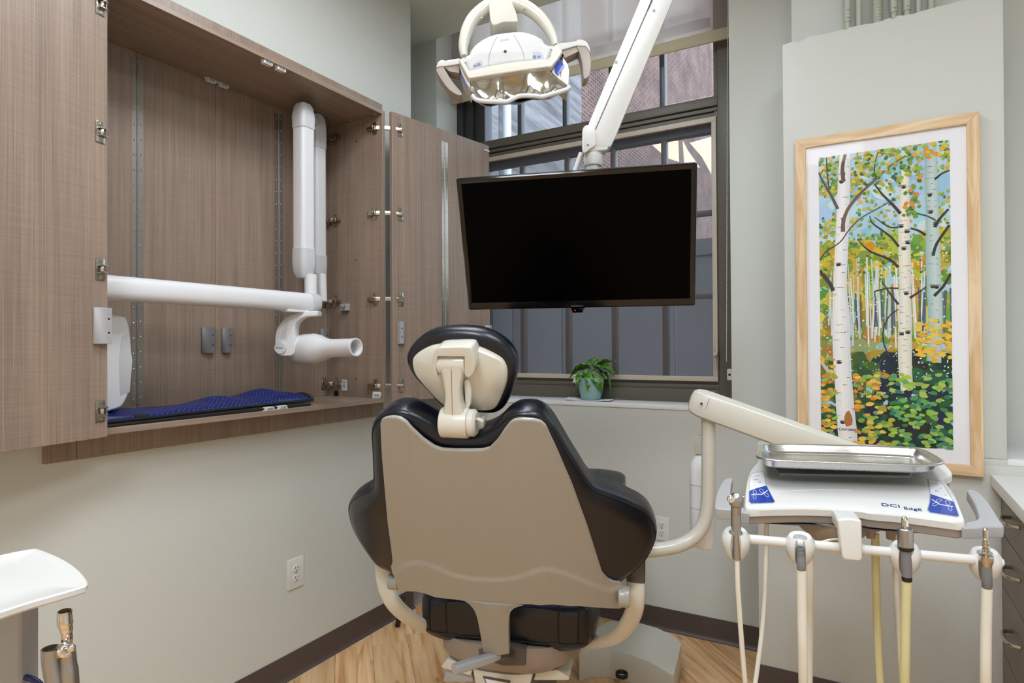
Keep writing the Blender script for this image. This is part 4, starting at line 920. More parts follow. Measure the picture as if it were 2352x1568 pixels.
# --- arm loops with dark ends and pads
def arm(pts, ds, cap, capd, padv):
    P_ = spline([D(u, v, d) for (u, v), d in zip(z3(pts), ds)], 6); bm = B(); n = len(P_)
    tube(bm, P_, .0235, 18, up=tuple(cf), ry=.012, p=.75); a = obj('arm_loop', bm, 'plastic_cream', chair)
    c = [D(u, v, d) for (u, v), d in zip(z3(cap), capd)]; bm = B(); tube(bm, [c[0], c[1], c[1]+cf*.05+ZZ*.008], [.0245, .0225, .018], 18, up=tuple(cf), ry=[.013, .016, .018], p=.75); obj('arm_end', bm, 'plastic_dark', a)
    bm = B(); e = c[1]; tube(bm, [e+cf*x+ZZ*(.012+.02*math.sin(x*4)) for x in (.02, .035, .12, .22, .30, .315)], [.012, .026, .031, .031, .026, .012], 20, ry=[.008, .015, .018, .018, .015, .008]); obj('arm_pad', bm, 'leather', a)
arm([(152, 150), (154, 230), (175, 340), (225, 440), (310, 525), (430, 600), (560, 640)], (1.78, 1.78, 1.77, 1.77, 1.80, 1.85, 1.92), [(152, 150), (150, 60)], (1.78, 1.78), None)
arm([(1925, 285), (1925, 400), (1912, 500), (1855, 610), (1760, 690), (1620, 722), (1450, 735)], (1.64, 1.64, 1.66, 1.70, 1.76, 1.82, 1.9), [(1925, 288), (1932, 110)], (1.64, 1.64), None)
for (u, v), d, w in ((z3([(228, 290)])[0], 1.70, .022), (z3([(1838, 395)])[0], 1.58, .026)):
    q = D(u, v, d); bm = B(); cyl(bm, q-cr*.012, q+cr*.016, w, n=28); bevel(bm, .003); obj('arm_pivot', bm, 'shell_cream', chair)
# black tube foot of something standing beyond the chair
fa, fb = W(913, 1438, 2, .0), D(921, 1398, 2.98); bm = B(); tube(bm, [fa+V((0, 0, .004)), fb+(fb-fa)*.6], .013, 16); ft = obj('foot_control_leg', bm, 'black', None, 'slim black round leg on the floor behind the chair arm', 'stand')
# ================================================================ DELIVERY ARM AND INSTRUMENT UNIT
HU = R(11.8); ux = V((math.cos(HU), math.sin(HU), 0)); uy = V((-math.sin(HU), math.cos(HU), 0))
zA = lambda pts: [(1640+x/6.533, 1080+y/6.533) for x, y in pts]
zB = lambda pts: [(2000+x/5.406, 1080+y/5.406) for x, y in pts]
zC = lambda pts: [(1700+x/7.84, 1000+y/7.84) for x, y in pts]
# --- swing arm on its bent post
da = thing('delivery_arm', D(1627, 1100, 1.9)*1, 'cream swing arm on a bent tube beside the chair', 'arm')
bm = B(); path = spline([D(u, v, d) for u, v, d in ((1627, 962, 1.9), (1627, 1060, 1.9), (1626, 1150, 1.9), (1617, 1200, 1.9), (1595, 1232, 1.9), (1560, 1252, 1.9), (1510, 1262, 1.9), (1440, 1268, 1.9), (1330, 1275, 1.92))], 7); tube(bm, path, .0208, 24); obj('bent_post', bm, 'plastic_cream', da)
bm = B(); q = D(1627, 962, 1.9); lathe(bm, [(.0212, -.004), (.0222, .002), (.0222, .012), (.018, .018), (.0155, .022), (.015, .055)], q, n=28); obj('post_collar', bm, 'plastic_cream', da)
bm = B(); q2 = D(1634, 945, 1.905)
for k in range(4): tube(bm, [q2+V((.006*k, .002, -.002*k-.012)), q2+V((.006*k, .002, .02-.002*k))], .0024, 8)
obj('exposed_cables', bm, 'black', da, kind='stuff')
sA, sB = D(1612, 923, 1.9), D(2000, 1062, 1.70); dA = (sB-sA).normalized(); LA = (sB-sA).length
sd_ = dA.cross(ZZ).normalized(); upA = sd_.cross(dA)
def asec(t, s=1.0, sh=1.0): return [sA+dA*t+sd_*(x*s)+upA*(y*s*sh) for x, y in [(-.034, -.038), (-.036, -.02), (-.038, .01), (-.030, .026), (-.012, .038), (.012, .040), (.03, .03), (.036, .0), (.034, -.038), (.02, -.044), (-.02, -.044)]]
bm = B(); loft(bm, [asec(-.035, .35), asec(-.030, .72), asec(-.018, .92), asec(0, 1.0), asec(.02, 1.02), asec(LA*.55, 1.0), asec(LA, .92)]); bevel(bm, .004, 2, 25); sw = obj('swing_arm', bm, 'plastic_cream', da)
bm = B(); tube(bm, [sA+dA*.022+sd_*.0+p for p in [(sd_*math.cos(t)*.037+upA*math.sin(t)*.042) for t in [2*math.pi*i/30 for i in range(30)]]], .0008, 6, closed=True); obj('cap_joint', bm, 'taupe', sw)
bm = B(); q = D(1610, 928, 1.862); q = D(1611, 927, 1.855); cyl(bm, q, q+uy*.004, .0035, n=12); obj('screw', bm, 'black', sw)
bm = B(); lathe(bm, [(.05, -.03), (.052, 0), (.045, .02), (.02, .03)], D(1985, 1072, 1.68)-ZZ*.02, n=30); obj('unit_joint', bm, 'plastic_cream', da)
# --- water bottle hanging behind the post
wb_ = thing('water_bottle', D(1612, 1250, 1.985), 'white plastic water bottle hanging behind the bent post', 'bottle')
t_, b_z = D(1612, 1036, 1.985), D(1612, 1255, 1.985); hB = t_.z-b_z.z; c = V((t_.x, t_.y, b_z.z))
bm = B(); lathe(bm, [(.001, .012), (.025, .0), (.034, .004), (.038, .02), (.038, hB*.55), (.0375, hB*.6), (.038, hB*.62), (.038, hB*.80), (.034, hB*.88), (.022, hB*.95), (.013, hB*.97), (.013, hB)], c, n=32); obj('bottle_body', bm, 'bottle', wb_)
for k in (.42, .66):
    bm = B(); tube(bm, circ(c+ZZ*(hB*k), V((1, 0, 0)), V((0, 1, 0)), .0382, None, 32), .0008, 6, closed=True); obj('rib', bm, 'plastic_grey', wb_)
bm = B(); q = D(1612, 1020, 1.985); box(bm, (q.x-.02, q.y-.02, q.z-.03), (q.x+.03, q.y+.02, q.z+.028), bev=.003); obj('bottle_holder', bm, 'plastic_cream', wb_)
# --- instrument unit
pu = Plane(D(1960, 1172, 1.25), ux, uy*math.cos(R(10))+ZZ*math.sin(R(10)))     # h > 0 is downwards
iu = thing('instrument_unit', pu.pt(0, .1, .3), 'white dental instrument delivery unit with grey side handles', 'dental unit')
rear = [(2188, 1085), (2150, 1052), (2080, 1042), (1900, 1038), (1790, 1042), (1752, 1050)]
top_o = pu.pxs(zC([(300, 480), (200, 600), (140, 750), (100, 950), (85, 1150), (80, 1255), (110, 1302), (180, 1318), (450, 1308), (700, 1300), (1200, 1297), (1700, 1315), (2200, 1345)])+zB([(0, 515), (400, 550), (800, 600), (1080, 636), (1148, 638), (1170, 612), (1130, 500), (1060, 330), (980, 200), (900, 100)])+rear)
to = [(p.x, p.y) for p in spline(top_o, 4, True)]
n_ = 140; to = [(p.x, p.y) for p in resample(to, n_, True)]
def fb(y): return 1.0
bm = B(); loops = []
c_ = (sum(p[0] for p in to)/n_, sum(p[1] for p in to)/n_)
def lp(d, h): return [pu.pt(x, y, h) for x, y in (offset2(to, d) if d else to)]
inner = [[pu.pt(c_[0]+(x-c_[0])*k, c_[1]+(y-c_[1])*k, .0) for x, y in offset2(to, .006)] for k in (.1, .5, .8)]
loft(bm, inner+[lp(.006, 0), lp(.002, .0012), lp(0, .004), lp(.0, .017), lp(.004, .0195)]); body = obj('body_top', bm, 'plastic_white', iu)
bm = B(); loft(bm, [lp(.004, .0195), lp(.004, .034), lp(.008, .037), lp(.03, .038)]); skirt = obj('body_skirt', bm, 'taupe', iu, label='grey taupe lower band')
# raised rest for the tray
bm = B(); tr_o = pu.pxs([(1790, 1092), (2090, 1098), (2100, 1070), (2085, 1045), (1800, 1040), (1770, 1066)]); prism(bm, pu, tr_o, -.006, .001, bev=.003, seg=2); obj('tray_rest', bm, 'plastic_grey', body)
# scored line moulded in the top
bm = B(); ml = spline([pu.px(u, v) for u, v in zC([(620, 1020), (1000, 990), (1500, 970), (2000, 985)])], 5); tube(bm, [pu.pt(p.x, p.y, .0003) for p in ml], .0008, 6); obj('mould_line', bm, 'decal_white', body)
# keypads
def decal(name, pts, m, h, par=None): 
    b = B(); prism(b, pu, pu.pxs(pts), h, h+.001); return obj(name, b, m, par or body, smooth=False)
kl = decal('keypad', zC([(150, 1190), (155, 1000), (170, 800), (190, 700), (240, 664), (415, 648), (440, 700), (482, 905), (570, 1080), (634, 1190), (600, 1220), (200, 1236)]), 'plastic_grey', -.0004)
kw = decal('key_field', zC([(164, 1000), (180, 800), (202, 705), (250, 675), (408, 660), (428, 700), (470, 905), (300, 950)]), 'decal_white', -.0008, kl)
kb = decal('chair_control', zC([(164, 1000), (300, 950), (470, 905), (560, 1080), (620, 1190), (592, 1208), (200, 1222), (165, 1190)]), 'blue_decal', -.0008, kl)
def lines(name, polys, m, par, h, r=.0007):
    for i, pl_ in enumerate(polys):
        b = B(); tube(b, [pu.pt(*pu.px(u, v), h) for u, v in pl_], r, 6); obj(name, b, m, par)
def loop(cx, cy, rx, ry, a, n=14): return [(cx+rx*math.cos(t)*math.cos(a)-ry*math.sin(t)*math.sin(a), cy+rx*math.cos(t)*math.sin(a)+ry*math.sin(t)*math.cos(a)) for t in [2*math.pi*i/n for i in range(n+1)]]
lines('chair_symbol', [zC([(200, 1080), (265, 1065), (390, 1070), (490, 1000)])], 'decal_white', kl, -.0012, .0011)
lines('arrow_symbol', [zC(loop(262, 1028, 40, 30, 1.5)), zC(loop(262, 1115, 38, 28, 1.5)), zC(loop(385, 1005, 44, 26, .8)), zC(loop(475, 1075, 48, 24, .6))], 'decal_white', kl, -.0012, .0004)
lines('key_symbol', [zC(loop(355, 845, 18, 12, 0, 8)), zC([(240, 805), (270, 798), (320, 795)]), zC([(258, 890), (262, 910)]), zC([(290, 735), (345, 728)])], 'ink', kl, -.0010, .0003)
kr = decal('keypad', zB([(700, 105), (855, 128), (908, 178), (968, 278), (1038, 390), (1102, 568), (1075, 584), (735, 530), (695, 495), (722, 400), (732, 290)]), 'plastic_grey', -.0004)
decal('key_field', zB([(718, 114), (850, 136), (898, 182), (958, 282), (1026, 391), (744, 296)]), 'decal_white', -.0008, kr)
decal('chair_control', zB([(745, 297), (1028, 392), (1090, 558), (1070, 572), (740, 520), (710, 490), (735, 400)]), 'blue_decal', -.0008, kr)
lines('chair_symbol', [zB([(760, 368), (860, 430), (1025, 458)])], 'decal_white', kr, -.0012, .0010)
lines('arrow_symbol', [zB(loop(845, 380, 34, 18, -.3)), zB(loop(955, 405, 34, 24, .6)), zB(loop(800, 425, 36, 18, -.4)), zB(loop(985, 480, 34, 20, 1.0))], 'decal_white', kr, -.0012, .0004)
lines('key_symbol', [zB(loop(820, 258, 18, 10, 0, 8)), zB([(855, 230), (890, 222)]), zB([(925, 302), (930, 320)]), zB([(795, 165), (840, 180)])], 'ink', kr, -.0010, .0003)
# lettering
q1, q2_ = pu.px(*zB([(245, 438)])[0]), pu.px(*zB([(520, 482)])[0]); an = math.atan2(*(pu.px(*zB([(640, 500)])[0])[i]-pu.px(*zB([(130, 445)])[0])[i] for i in (1, 0)))
Mt = lambda q: Matrix.Translation(pu.pt(q[0], q[1], -.0004)) @ Matrix((pu.ex*math.cos(an)+pu.ey*math.sin(an), -pu.ex*math.sin(an)+pu.ey*math.cos(an), -pu.n)).transposed().to_4x4()
obj('lettering', text_bm('DCI', .0200, Mt(q1)), 'ink_blue', body, smooth=False); obj('lettering', text_bm('EdgE', .0165, Mt(q2_)), 'ink_blue', body, smooth=False)
# small marks along the skirt
ps = Plane(pu.pt(0, pu.px(1960, 1195)[1]-.0, .026), ux, ZZ)
for u, v in zA([(900, 738), (1225, 758), (1560, 778)])+zB([(10, 690), (320, 712), (630, 738)]):
    y_ = min(((abs(pu.px(u, v, .026)[0]-x), y) for x, y in offset2(to, .004)), key=lambda k: (round(k[0], 3), k[1]))[1]
    o3 = pu.pt(pu.px(u, v, .026)[0], y_, .026)-uy*.0012; pm = Plane(o3, ux, ZZ); b = B(); prism(b, pm, [(0, .002), (0, -.001), (.012, -.002)], 0, .0008); obj('mark', b, 'ink', skirt, smooth=False)
# handles
def handle(pts):
    b = B(); o_ = [(p.x, p.y) for p in spline(pu.pxs(pts, .012), 3, True)]; prism(b, pu, o_, .010, .034, bev=.005, seg=3); return obj('side_handle', b, 'plastic_grey', iu)
handle(zA([(12, 545), (28, 410), (78, 262), (138, 165), (195, 128), (272, 130), (278, 160), (258, 250), (250, 380), (290, 520), (400, 560), (520, 600), (530, 660), (420, 640), (240, 600), (40, 585)]))
handle(zB([(1195, 258), (1215, 245), (1265, 247), (1320, 268), (1395, 325), (1500, 460), (1600, 620), (1650, 685), (1630, 710), (1440, 706), (1330, 722), (1130, 718), (1170, 655), (1280, 630), (1335, 595), (1330, 540), (1290, 420), (1220, 300)]))
# hose knobs under the unit
for u, v in ((1888, 1203), (2008, 1211), (2055, 1213)):
    q = pu.pt(*pu.px(u, v, .037), .037)+uy*.03; b = B(); lathe(b, [(.011, 0), (.020, .001), (.018, .012), (.009, .016), (.008, .03)], q, -ZZ, n=10); obj('hose_knob', b, 'taupe', iu)
b = B(); q = pu.pt(*pu.px(1925, 1205, .037), .036)+uy*.06; lathe(b, [(.075, 0), (.07, .02), (.045, .045), (.02, .05)], q, -ZZ, n=30); obj('under_joint', b, 'taupe', iu)
# instrument rail and its bracket
DB = 1.19
bA, bB_ = D(1671, 1233, DB+.03), D(2299, 1291, DB-.035); b = B(); tube(b, [bA-ux*.004, bA, bB_, bB_+ux*.004], [.006, .009, .009, .006], 18); rail = obj('instrument_rail', b, 'plastic_white', iu)
brp = Plane(D(1950, 1240, DB-.018), ux, ZZ); o_ = brp.pxs([(1922, 1191), (1950, 1189), (1978, 1193), (1980, 1283), (1972, 1287), (1938, 1284), (1932, 1276)]); b = B(); prism(b, brp, o_, -.006, .02, bev=.005, seg=3); obj('rail_bracket', b, 'plastic_white', iu)
b = B(); box(b, (-.02, 0, -.02), (.02, .075, .006), Matrix.Translation(D(1952, 1200, DB)) @ Matrix((ux, uy, ZZ)).transposed().to_4x4(), bev=.005); obj('bracket_arm', b, 'plastic_white', iu)
def holder(u, v, d):
    c = D(u, v, d); b = B(); loops = []; n = 26
    tocam = (CAMLOC-c); tocam.z = 0; tocam.normalize(); sx_ = ZZ.cross(tocam); ax_ = (ZZ+tocam*.25).normalized(); fx = (tocam-ax_*tocam.dot(ax_)).normalized()
    for i in range(n+1):
        t = R(22+316*i/n); dirv = fx*math.cos(t)+sx_*math.sin(t); loops.append([c+dirv*r+ax_*z for r, z in ((.0125, .022), (.0195, .025), (.0255, .016), (.0265, .002), (.0235, -.014), (.0165, -.027), (.0125, -.026), (.0115, -.01))])
    loft(b, loops, True); obj('instrument_holder', b, 'plastic_white', iu); return c
hc = [holder(1690, 1246, DB+.02), holder(1838, 1258, DB+.005), holder(2078, 1279, DB-.015), holder(2262, 1294, DB-.025)]
# thin tube slung under the rail
b = B(); tube(b, spline([D(u, v, DB+.02) for u, v in ((1880, 1246), (1925, 1238), (1985, 1252), (2000, 1262), (2040, 1268), (2110, 1272), (2250, 1293))], 5), .0022, 8); obj('rail_tube', b, 'hose_white', iu)
# --- instruments standing in the holders, each with its own hose
def hose(b, pts, r=.0062, ry=None): tube(b, spline(pts, 8), r, 12, ry=ry)
def inst_thing(name, u, v, d, label, cat): return thing(name, D(u, v, d), label, cat)
d1 = DB+.01
t = inst_thing('air_water_syringe', 1692, 1283, d1, 'grey metal air and water syringe in the leftmost instrument holder', 'syringe')
pA, pB = D(1693, 1284, d1), D(1690, 1180, d1); b = B(); ax_ = (pB-pA).normalized(); L = (pB-pA).length; lathe(b, [(.0065, 0), (.0076, .006), (.0082, L*.45), (.0092, L*.75), (.0088, L)], pA, ax_, n=24); obj('handle', b, 'satin_metal', t)
b = B(); hA = D(1690, 1181, d1); hB_ = D(1692, 1148, d1-.004); tube(b, spline([hA, D(1691, 1165, d1-.002), hB_, D(1696, 1138, d1-.002)], 5), [.0088]*3+[.0095]*4+[.0128]*6+[.0115]*3, 20); obj('head', b, 'satin_metal', t)
b = B(); q = D(1679, 1146, d1-.014); lathe(b, [(.0075, -.006), (.0075, .001), (.0055, .003), (.0035, .003), (.0035, .006), (.001, .007)], q, (CAMLOC-q)+ux*-.25, n=20); obj('button', b, 'chrome', t)
b = B(); cyl(b, D(1700, 1140, d1), D(1707, 1146, d1-.004), .0032, n=12); lathe(b, [(.0045, 0), (.0045, .004)], D(1704, 1142, d1-.003), ux, n=12); obj('tip_nut', b, 'chrome', t)
b = B(); hose(b, [pA, D(1695, 1350, d1), D(1704, 1480, d1+.01), D(1713, 1580, d1+.02), D(1722, 1640, d1+.05), D(1733, 1580, d1+.09), D(1751, 1440, d1+.12), D(1759, 1300, d1+.14), D(1761, 1195, d1+.15)], .0048); obj('hose', b, 'hose_white', t)
d2 = DB-.012
t = inst_thing('handpiece_coupling', 1840, 1308, d2, 'dark metal hose coupling on white tubing in the second holder', 'handpiece')
pA, pB = D(1841, 1309, d2), D(1838, 1256, d2); ax_ = (pB-pA).normalized(); L = (pB-pA).length; b = B(); lathe(b, [(.0055, 0), (.0080, .003), (.0080, L*.5), (.0074, L*.52), (.0074, L*.72), (.008, L*.73), (.0074, L*.76), (.008, L*.8), (.0074, L*.84), (.008, L*.88), (.0078, L), (.006, L), (.005, L-.01)], pA, ax_, n=24); obj('coupling', b, 'plastic_midgrey', t)
b = B(); hose(b, [pA, D(1842, 1400, d2), D(1844, 1500, d2), D(1846, 1600, d2+.02), D(1850, 1680, d2+.09), D(1856, 1600, d2+.16), D(1859, 1400, d2+.18), D(1861, 1205, d2+.18)], .0062, .0085); obj('hose', b, 'hose_white', t)
d3 = DB-.035
t = inst_thing('micromotor', 2080, 1340, d3, 'silver air motor handpiece with black rings on yellowed tubing', 'handpiece')
pA, pB = D(2083, 1331, d3), D(2078, 1186, d3); ax_ = (pB-pA).normalized(); L = (pB-pA).length
def seg(nm, a, b_, prof, m, par=t): 
    b = B(); lathe(b, [(r, L*(a+(b_-a)*k)) for r, k in prof], pA, ax_, n=24); return obj(nm, b, m, par)
seg('lower_ring', -.02, .05, [(.0078, 0), (.0085, .2), (.0085, 1)], 'black'); seg('lower_sleeve', .05, .46, [(.0082, 0), (.009, .3), (.0092, 1)], 'plastic_midgrey'); seg('black_ring', .46, .53, [(.0098, 0), (.0128, .3), (.0130, 1)], 'black')
seg('motor_body', .53, .82, [(.0130, 0), (.0130, .95), (.0115, 1)], 'satin_metal'); seg('spindle', .82, 1.0, [(.004, 0), (.0042, .12), (.0062, .18), (.0062, .75), (.0045, .85), (.0055, .9), (.003, 1)], 'chrome')
b = B(); hose(b, [pA, D(2080, 1420, d3), D(2078, 1560, d3), D(2074, 1660, d3+.03), D(2050, 1720, d3+.12), D(2025, 1600, d3+.18), D(2014, 1400, d3+.2), D(2010, 1225, d3+.2)], .0066, .0082); obj('hose', b, 'hose_yellow', t)
d4 = DB-.045
t = inst_thing('handpiece_swivel', 2266, 1350, d4, 'chrome stepped swivel coupling in the rightmost instrument holder', 'handpiece')
pA, pB = D(2267, 1351, d4), D(2263, 1213, d4); ax_ = (pB-pA).normalized(); L = (pB-pA).length
seg('grey_sleeve', 0, .37, [(.006, 0), (.0082, .08), (.0086, .5), (.0086, 1)], 'plastic_midgrey'); seg('collar', .37, .56, [(.0085, 0), (.0098, .25), (.0115, .5), (.0112, .95), (.008, 1)], 'nickel')
seg('stepped_pin', .56, 1.0, [(.0055, 0), (.0058, .1), (.0045, .12), (.0058, .16), (.0058, .24), (.0042, .26), (.0056, .3), (.0056, .36), (.0042, .38), (.0052, .42), (.0052, .48), (.0036, .5), (.0044, .54), (.0044, .6), (.0036, .62), (.0042, .7), (.0042, .95), (.002, 1)], 'nickel')
b = B(); hose(b, [pA, D(2265, 1450, d4), D(2264, 1570, d4), D(2262, 1680, d4+.03), D(2200, 1760, d4+.12), D(2090, 1640, d4+.2), D(2062, 1400, d4+.21), D(2057, 1225, d4+.21)], .0066, .0088); obj('hose', b, 'hose_white', t)
# --- stainless tray on the unit
tz = 1.102; pt = Plane((0, 0, tz), ux, uy)
rim = [(1740, 1021), (1755, 1018), (1790, 1017.5), (1960, 1021), (2095, 1026.5), (2122, 1030), (2150, 1044), (2171, 1057), (2170, 1061.5), (2150, 1066), (2110, 1067), (1960, 1062), (1800, 1056.5), (1765, 1054), (1742, 1050), (1734, 1046)]
pts = [pt.px(u, v) for u, v in rim]; ro = [(p.x, p.y) for p in resample([V((*p, 0)) for p in pts], 120, True)]
# soften corners
for _ in range(3): ro = [((ro[i-1][0]+2*ro[i][0]+ro[(i+1) % 120][0])/4, (ro[i-1][1]+2*ro[i][1]+ro[(i+1) % 120][1])/4) for i in range(120)]
tray = thing('instrument_tray', pt.pt(*pt.px(1960, 1042), .03), 'empty brushed stainless steel tray resting on the instrument unit', 'tray')
def tl(d, h): return [pt.pt(x, y, h) for x, y in (offset2(ro, d) if d else ro)]
cxy = (sum(p[0] for p in ro)/120, sum(p[1] for p in ro)/120)
def tk(k, d, h): return [pt.pt(cxy[0]+(x-cxy[0])*k, cxy[1]+(y-cxy[1])*k, h) for x, y in offset2(ro, d)]
b = B(); loft(b, [tk(.15, .03, .0205), tk(.6, .03, .0205), tl(.028, .0205), tl(.022, .019), tl(.018, .014), tl(.013, .002), tl(.010, .0), tl(.003, .0), tl(.0005, .001), tl(0, .003), tl(.001, .0045), tl(.003, .0045), tl(.0095, .0035), tl(.0125, .006), tl(.0175, .017), tl(.022, .0215), tl(.028, .0225), tk(.6, .03, .0225), tk(.15, .03, .0225)]); obj('pan', b, 'steel', tray, ang=70)
b = B(); sh = [pt.pt(x, y, .0203) for x, y in offset2(ro, .033)]; tube(b, sh, .0011, 6, closed=True); obj('floor_crease', b, 'steel', tray)
# ================================================================ TELEVISION ON ITS CEILING ARM
TW, TH = .73, .4272
tex = V((.9552, .2959, 0)).normalized(); tdn = V((-.0961, .2959, -.9505)); tup = -(tdn-tex*tdn.dot(tex)).normalized()
ptv = Plane(V((-1.1249, 1.617, 1.8802))+tex*(TW/2)-tup*(TH/2), tex, tup)
tv = thing('television', ptv.pt(0, -TH/2), 'wide black flat screen television hanging in front of the window', 'television')
bm = B(); prism(bm, ptv, rrect(TW, TH, .006), 0, .045, bev=.004); bz = obj('cabinet', bm, 'black_gloss', tv)
bm = B(); o = rrect(TW-.004, TH-.004, .005, 3); i_ = [(x, y+.004) for x, y in rrect(TW-.034, TH-.042, .002, 3)]
loft(bm, [[ptv.pt(x, y, -.001) for x, y in o], [ptv.pt(x, y, -.005) for x, y in offset2(o, .004)], [ptv.pt(x, y, -.0035) for x, y in i_], [ptv.pt(x, y, .002) for x, y in i_]], False); obj('bezel', bm, 'black_gloss', tv, label='glossy black bezel')
bm = B(); box(bm, (-(TW-.034)/2, -(TH-.042)/2+.004, -.003), ((TW-.034)/2, (TH-.042)/2+.004, -.0005), Mpl(ptv, 0, 0, -.003)); obj('screen', bm, 'screen', tv, label='switched off black screen')
obj('lettering', text_bm('INSIGNIA', .0078, Mpl(ptv, *ptv.px(1326, 702), -.0052), spacing=1.25), 'plastic_midgrey', tv, smooth=False)
bm = B(); prism(bm, ptv, ptv.pxs([(1311, 707), (1343, 706), (1338, 717), (1316, 718)]), -.004, .012, bev=.002); sn = obj('sensor_tab', bm, 'black_gloss', tv)
bm = B(); q = ptv.px(1321, 712); lathe(bm, [(.0016, 0), (.0012, .001), (.0001, .0012)], ptv.pt(*q, -.004), -ptv.n, n=12); obj('standby_light', bm, 'red_led', sn)
bm = B(); prism(bm, ptv, rrect(.5, .3, .02), .045, .07, bev=.012); obj('rear_housing', bm, 'black', tv)
# ceiling arm
fwd_h = V((-.4965, .868, 0)); rt_h = V((.868, .4965, 0))
pm_ = Plane(D(1440, 160, 1.97), rt_h, ZZ)
ar = thing('ceiling_support_arm', D(1365, 385, 1.97), 'white jointed support arm reaching down from the ceiling to the television', 'arm')
L0, L1 = (1347, 292), (1470, 0); dx = (L1[0]-L0[0])/(L1[1]-L0[1])
def ed(x, y0, y): return x+dx*(y-y0)
yT = -420
out = [(1347, 300), (1352, 285)]+[(ed(1347, 292, yT), yT), (ed(1546, 0, yT), yT)]+[(ed(1546, 0, 320), 320), (1400, 344), (1385, 346), (1360, 344)]
bm = B(); prism(bm, pm_, pm_.pxs(out), -.03, .03, bev=.009, seg=2); bar = obj('arm_beam', bm, 'plastic_white', ar)
gl = pm_.pxs([(1366, 298), (1486, 23), (ed(1487, 23, yT), yT), (ed(1489.5, 23, yT), yT), (1489, 23), (1368.5, 298)], -.03); bm = B(); prism(bm, pm_, gl, -.0305, -.028); obj('cover_gap', bm, 'plastic_dark', bar)
bm = B(); prism(bm, pm_, pm_.pxs([(1486, 25), (1490, 22), (ed(1497, 0, yT), yT), (ed(1491, 0, yT), yT)], -.03), -.031, -.028); obj('cable_slot', bm, 'black', bar)
for u, v in ((1502, 24), (1415, 142)):
    bm = B(); q = pm_.px(u, v, -.03); lathe(bm, [(.0045, 0), (.0042, .0015), (.001, .0015)], pm_.pt(*q, -.0302), -pm_.n, n=14); obj('screw', bm, 'plastic_grey', bar)
z7 = lambda pts: [(1300+x/3.92, y/3.92) for x, y in pts]
bm = B(); co = [(p.x, p.y) for p in spline(pm_.pxs(z7([(147, 1210), (152, 1160), (175, 1135), (205, 1130), (235, 1145), (258, 1185), (266, 1250), (262, 1312), (210, 1348), (152, 1378)]), -.03), 3, True)]; prism(bm, pm_, co, -.037, -.02, bev=.004, seg=2); jc = obj('joint_cover', bm, 'plastic_white', ar)
bm = B(); q = pm_.px(*z7([(197, 1305)])[0], -.037); lathe(bm, [(.0035, 0), (.001, .001)], pm_.pt(*q, -.0372), -pm_.n, n=12); obj('screw', bm, 'plastic_midgrey', jc)
bm = B(); prism(bm, pm_, pm_.pxs(z7([(150, 1370), (260, 1320), (370, 1325), (380, 1290), (360, 1370), (300, 1378), (160, 1385)])), -.028, .028, bev=.003); obj('knuckle', bm, 'plastic_white', ar)
c0 = D(*z7([(245, 1415)])[0], 1.97); bm = B(); lathe(bm, [(.026, -.028), (.029, -.02), (.029, .018), (.026, .026)], c0, n=32); obj('swivel_ring', bm, 'plastic_white', ar)
bm = B(); tube(bm, [D(*z7([(240, 1450)])[0], 1.97), D(*z7([(240, 1530)])[0], 1.97), D(1362, 420, 1.99)], [.02, .02, .02], 20, p=.7); obj('neck', bm, 'plastic_white', ar)
e_ = D(1362, 470, 2.0); bm = B(); tube(bm, [D(1362, 415, 1.99), e_, ptv.pt(*ptv.px(1362, 520), .085)], .018, 16); box(bm, (-.06, -.06, -.07), (.06, .06, -.085), Mpl(ptv, *ptv.px(1345, 530), 0)); obj('tilt_bracket', bm, 'plastic_white', ar)
bm = B(); tube(bm, [D(1336, 352, 2.0), D(1322, 392, 2.0), D(1316, 430, 2.0)], .0095, 14); obj('cable_sleeve', bm, 'plastic_white', ar)
topc = pm_.pt(*pm_.px(ed(1508, 0, yT+10), yT+10)); bm = B(); cyl(bm, topc-ZZ*.05, (topc.x, topc.y, CEIL), .04, n=28); obj('ceiling_post', bm, 'plastic_white', ar)

# ================================================================ OPERATING LIGHT
DL = 1.52
pq = Plane(D(1160, 130, DL), rt_h, ZZ+fwd_h*.22)
zL = lambda pts: [(1000+x/6.19, y/6.19) for x, y in pts]
ol = thing('operating_light', D(1160, 230, DL), 'white dental operating light with chrome reflector and grey grip handles', 'lamp')
qs = lambda pts, h=0: pq.pxs(zL(pts), h)
sh = qs([(345, 935), (370, 880), (430, 820), (480, 800), (490, 745), (560, 650), (650, 580), (760, 522), (870, 487), (1110, 452), (1230, 447), (1330, 465), (1440, 505), (1545, 567), (1560, 622), (1600, 640), (1660, 655), (1720, 690), (1730, 720), (1680, 735), (1650, 790), (1620, 900), (1590, 942), (1300, 955), (1000, 995), (760, 1036), (500, 1104), (470, 1085), (410, 960), (385, 930)])
bm = B(); puff(bm, pq, sh, -.018, .055, .012, n=130, steps=5, cx=(0, 0), hfun=lambda x, y: .6*x*x+.15*max(0, y)); hd_ = obj('head_shell', bm, 'lamp_white', ol)
def hh(x, y): return .6*x*x+.15*max(0, y)
bd_ = qs([(336, 935), (385, 928), (410, 958), (480, 1088), (510, 1100), (760, 1035), (1000, 993), (1300, 955), (1590, 943), (1625, 900), (1655, 790), (1690, 735), (1740, 735), (1800, 830), (1720, 950), (1640, 1052), (1590, 1046), (1200, 1100), (860, 1150), (500, 1208), (470, 1190), (400, 1060)])
bm = B(); prism(bm, pq, bd_, -.026, .05, bev=.005, seg=3); obj('front_band', bm, 'plastic_cream', ol)
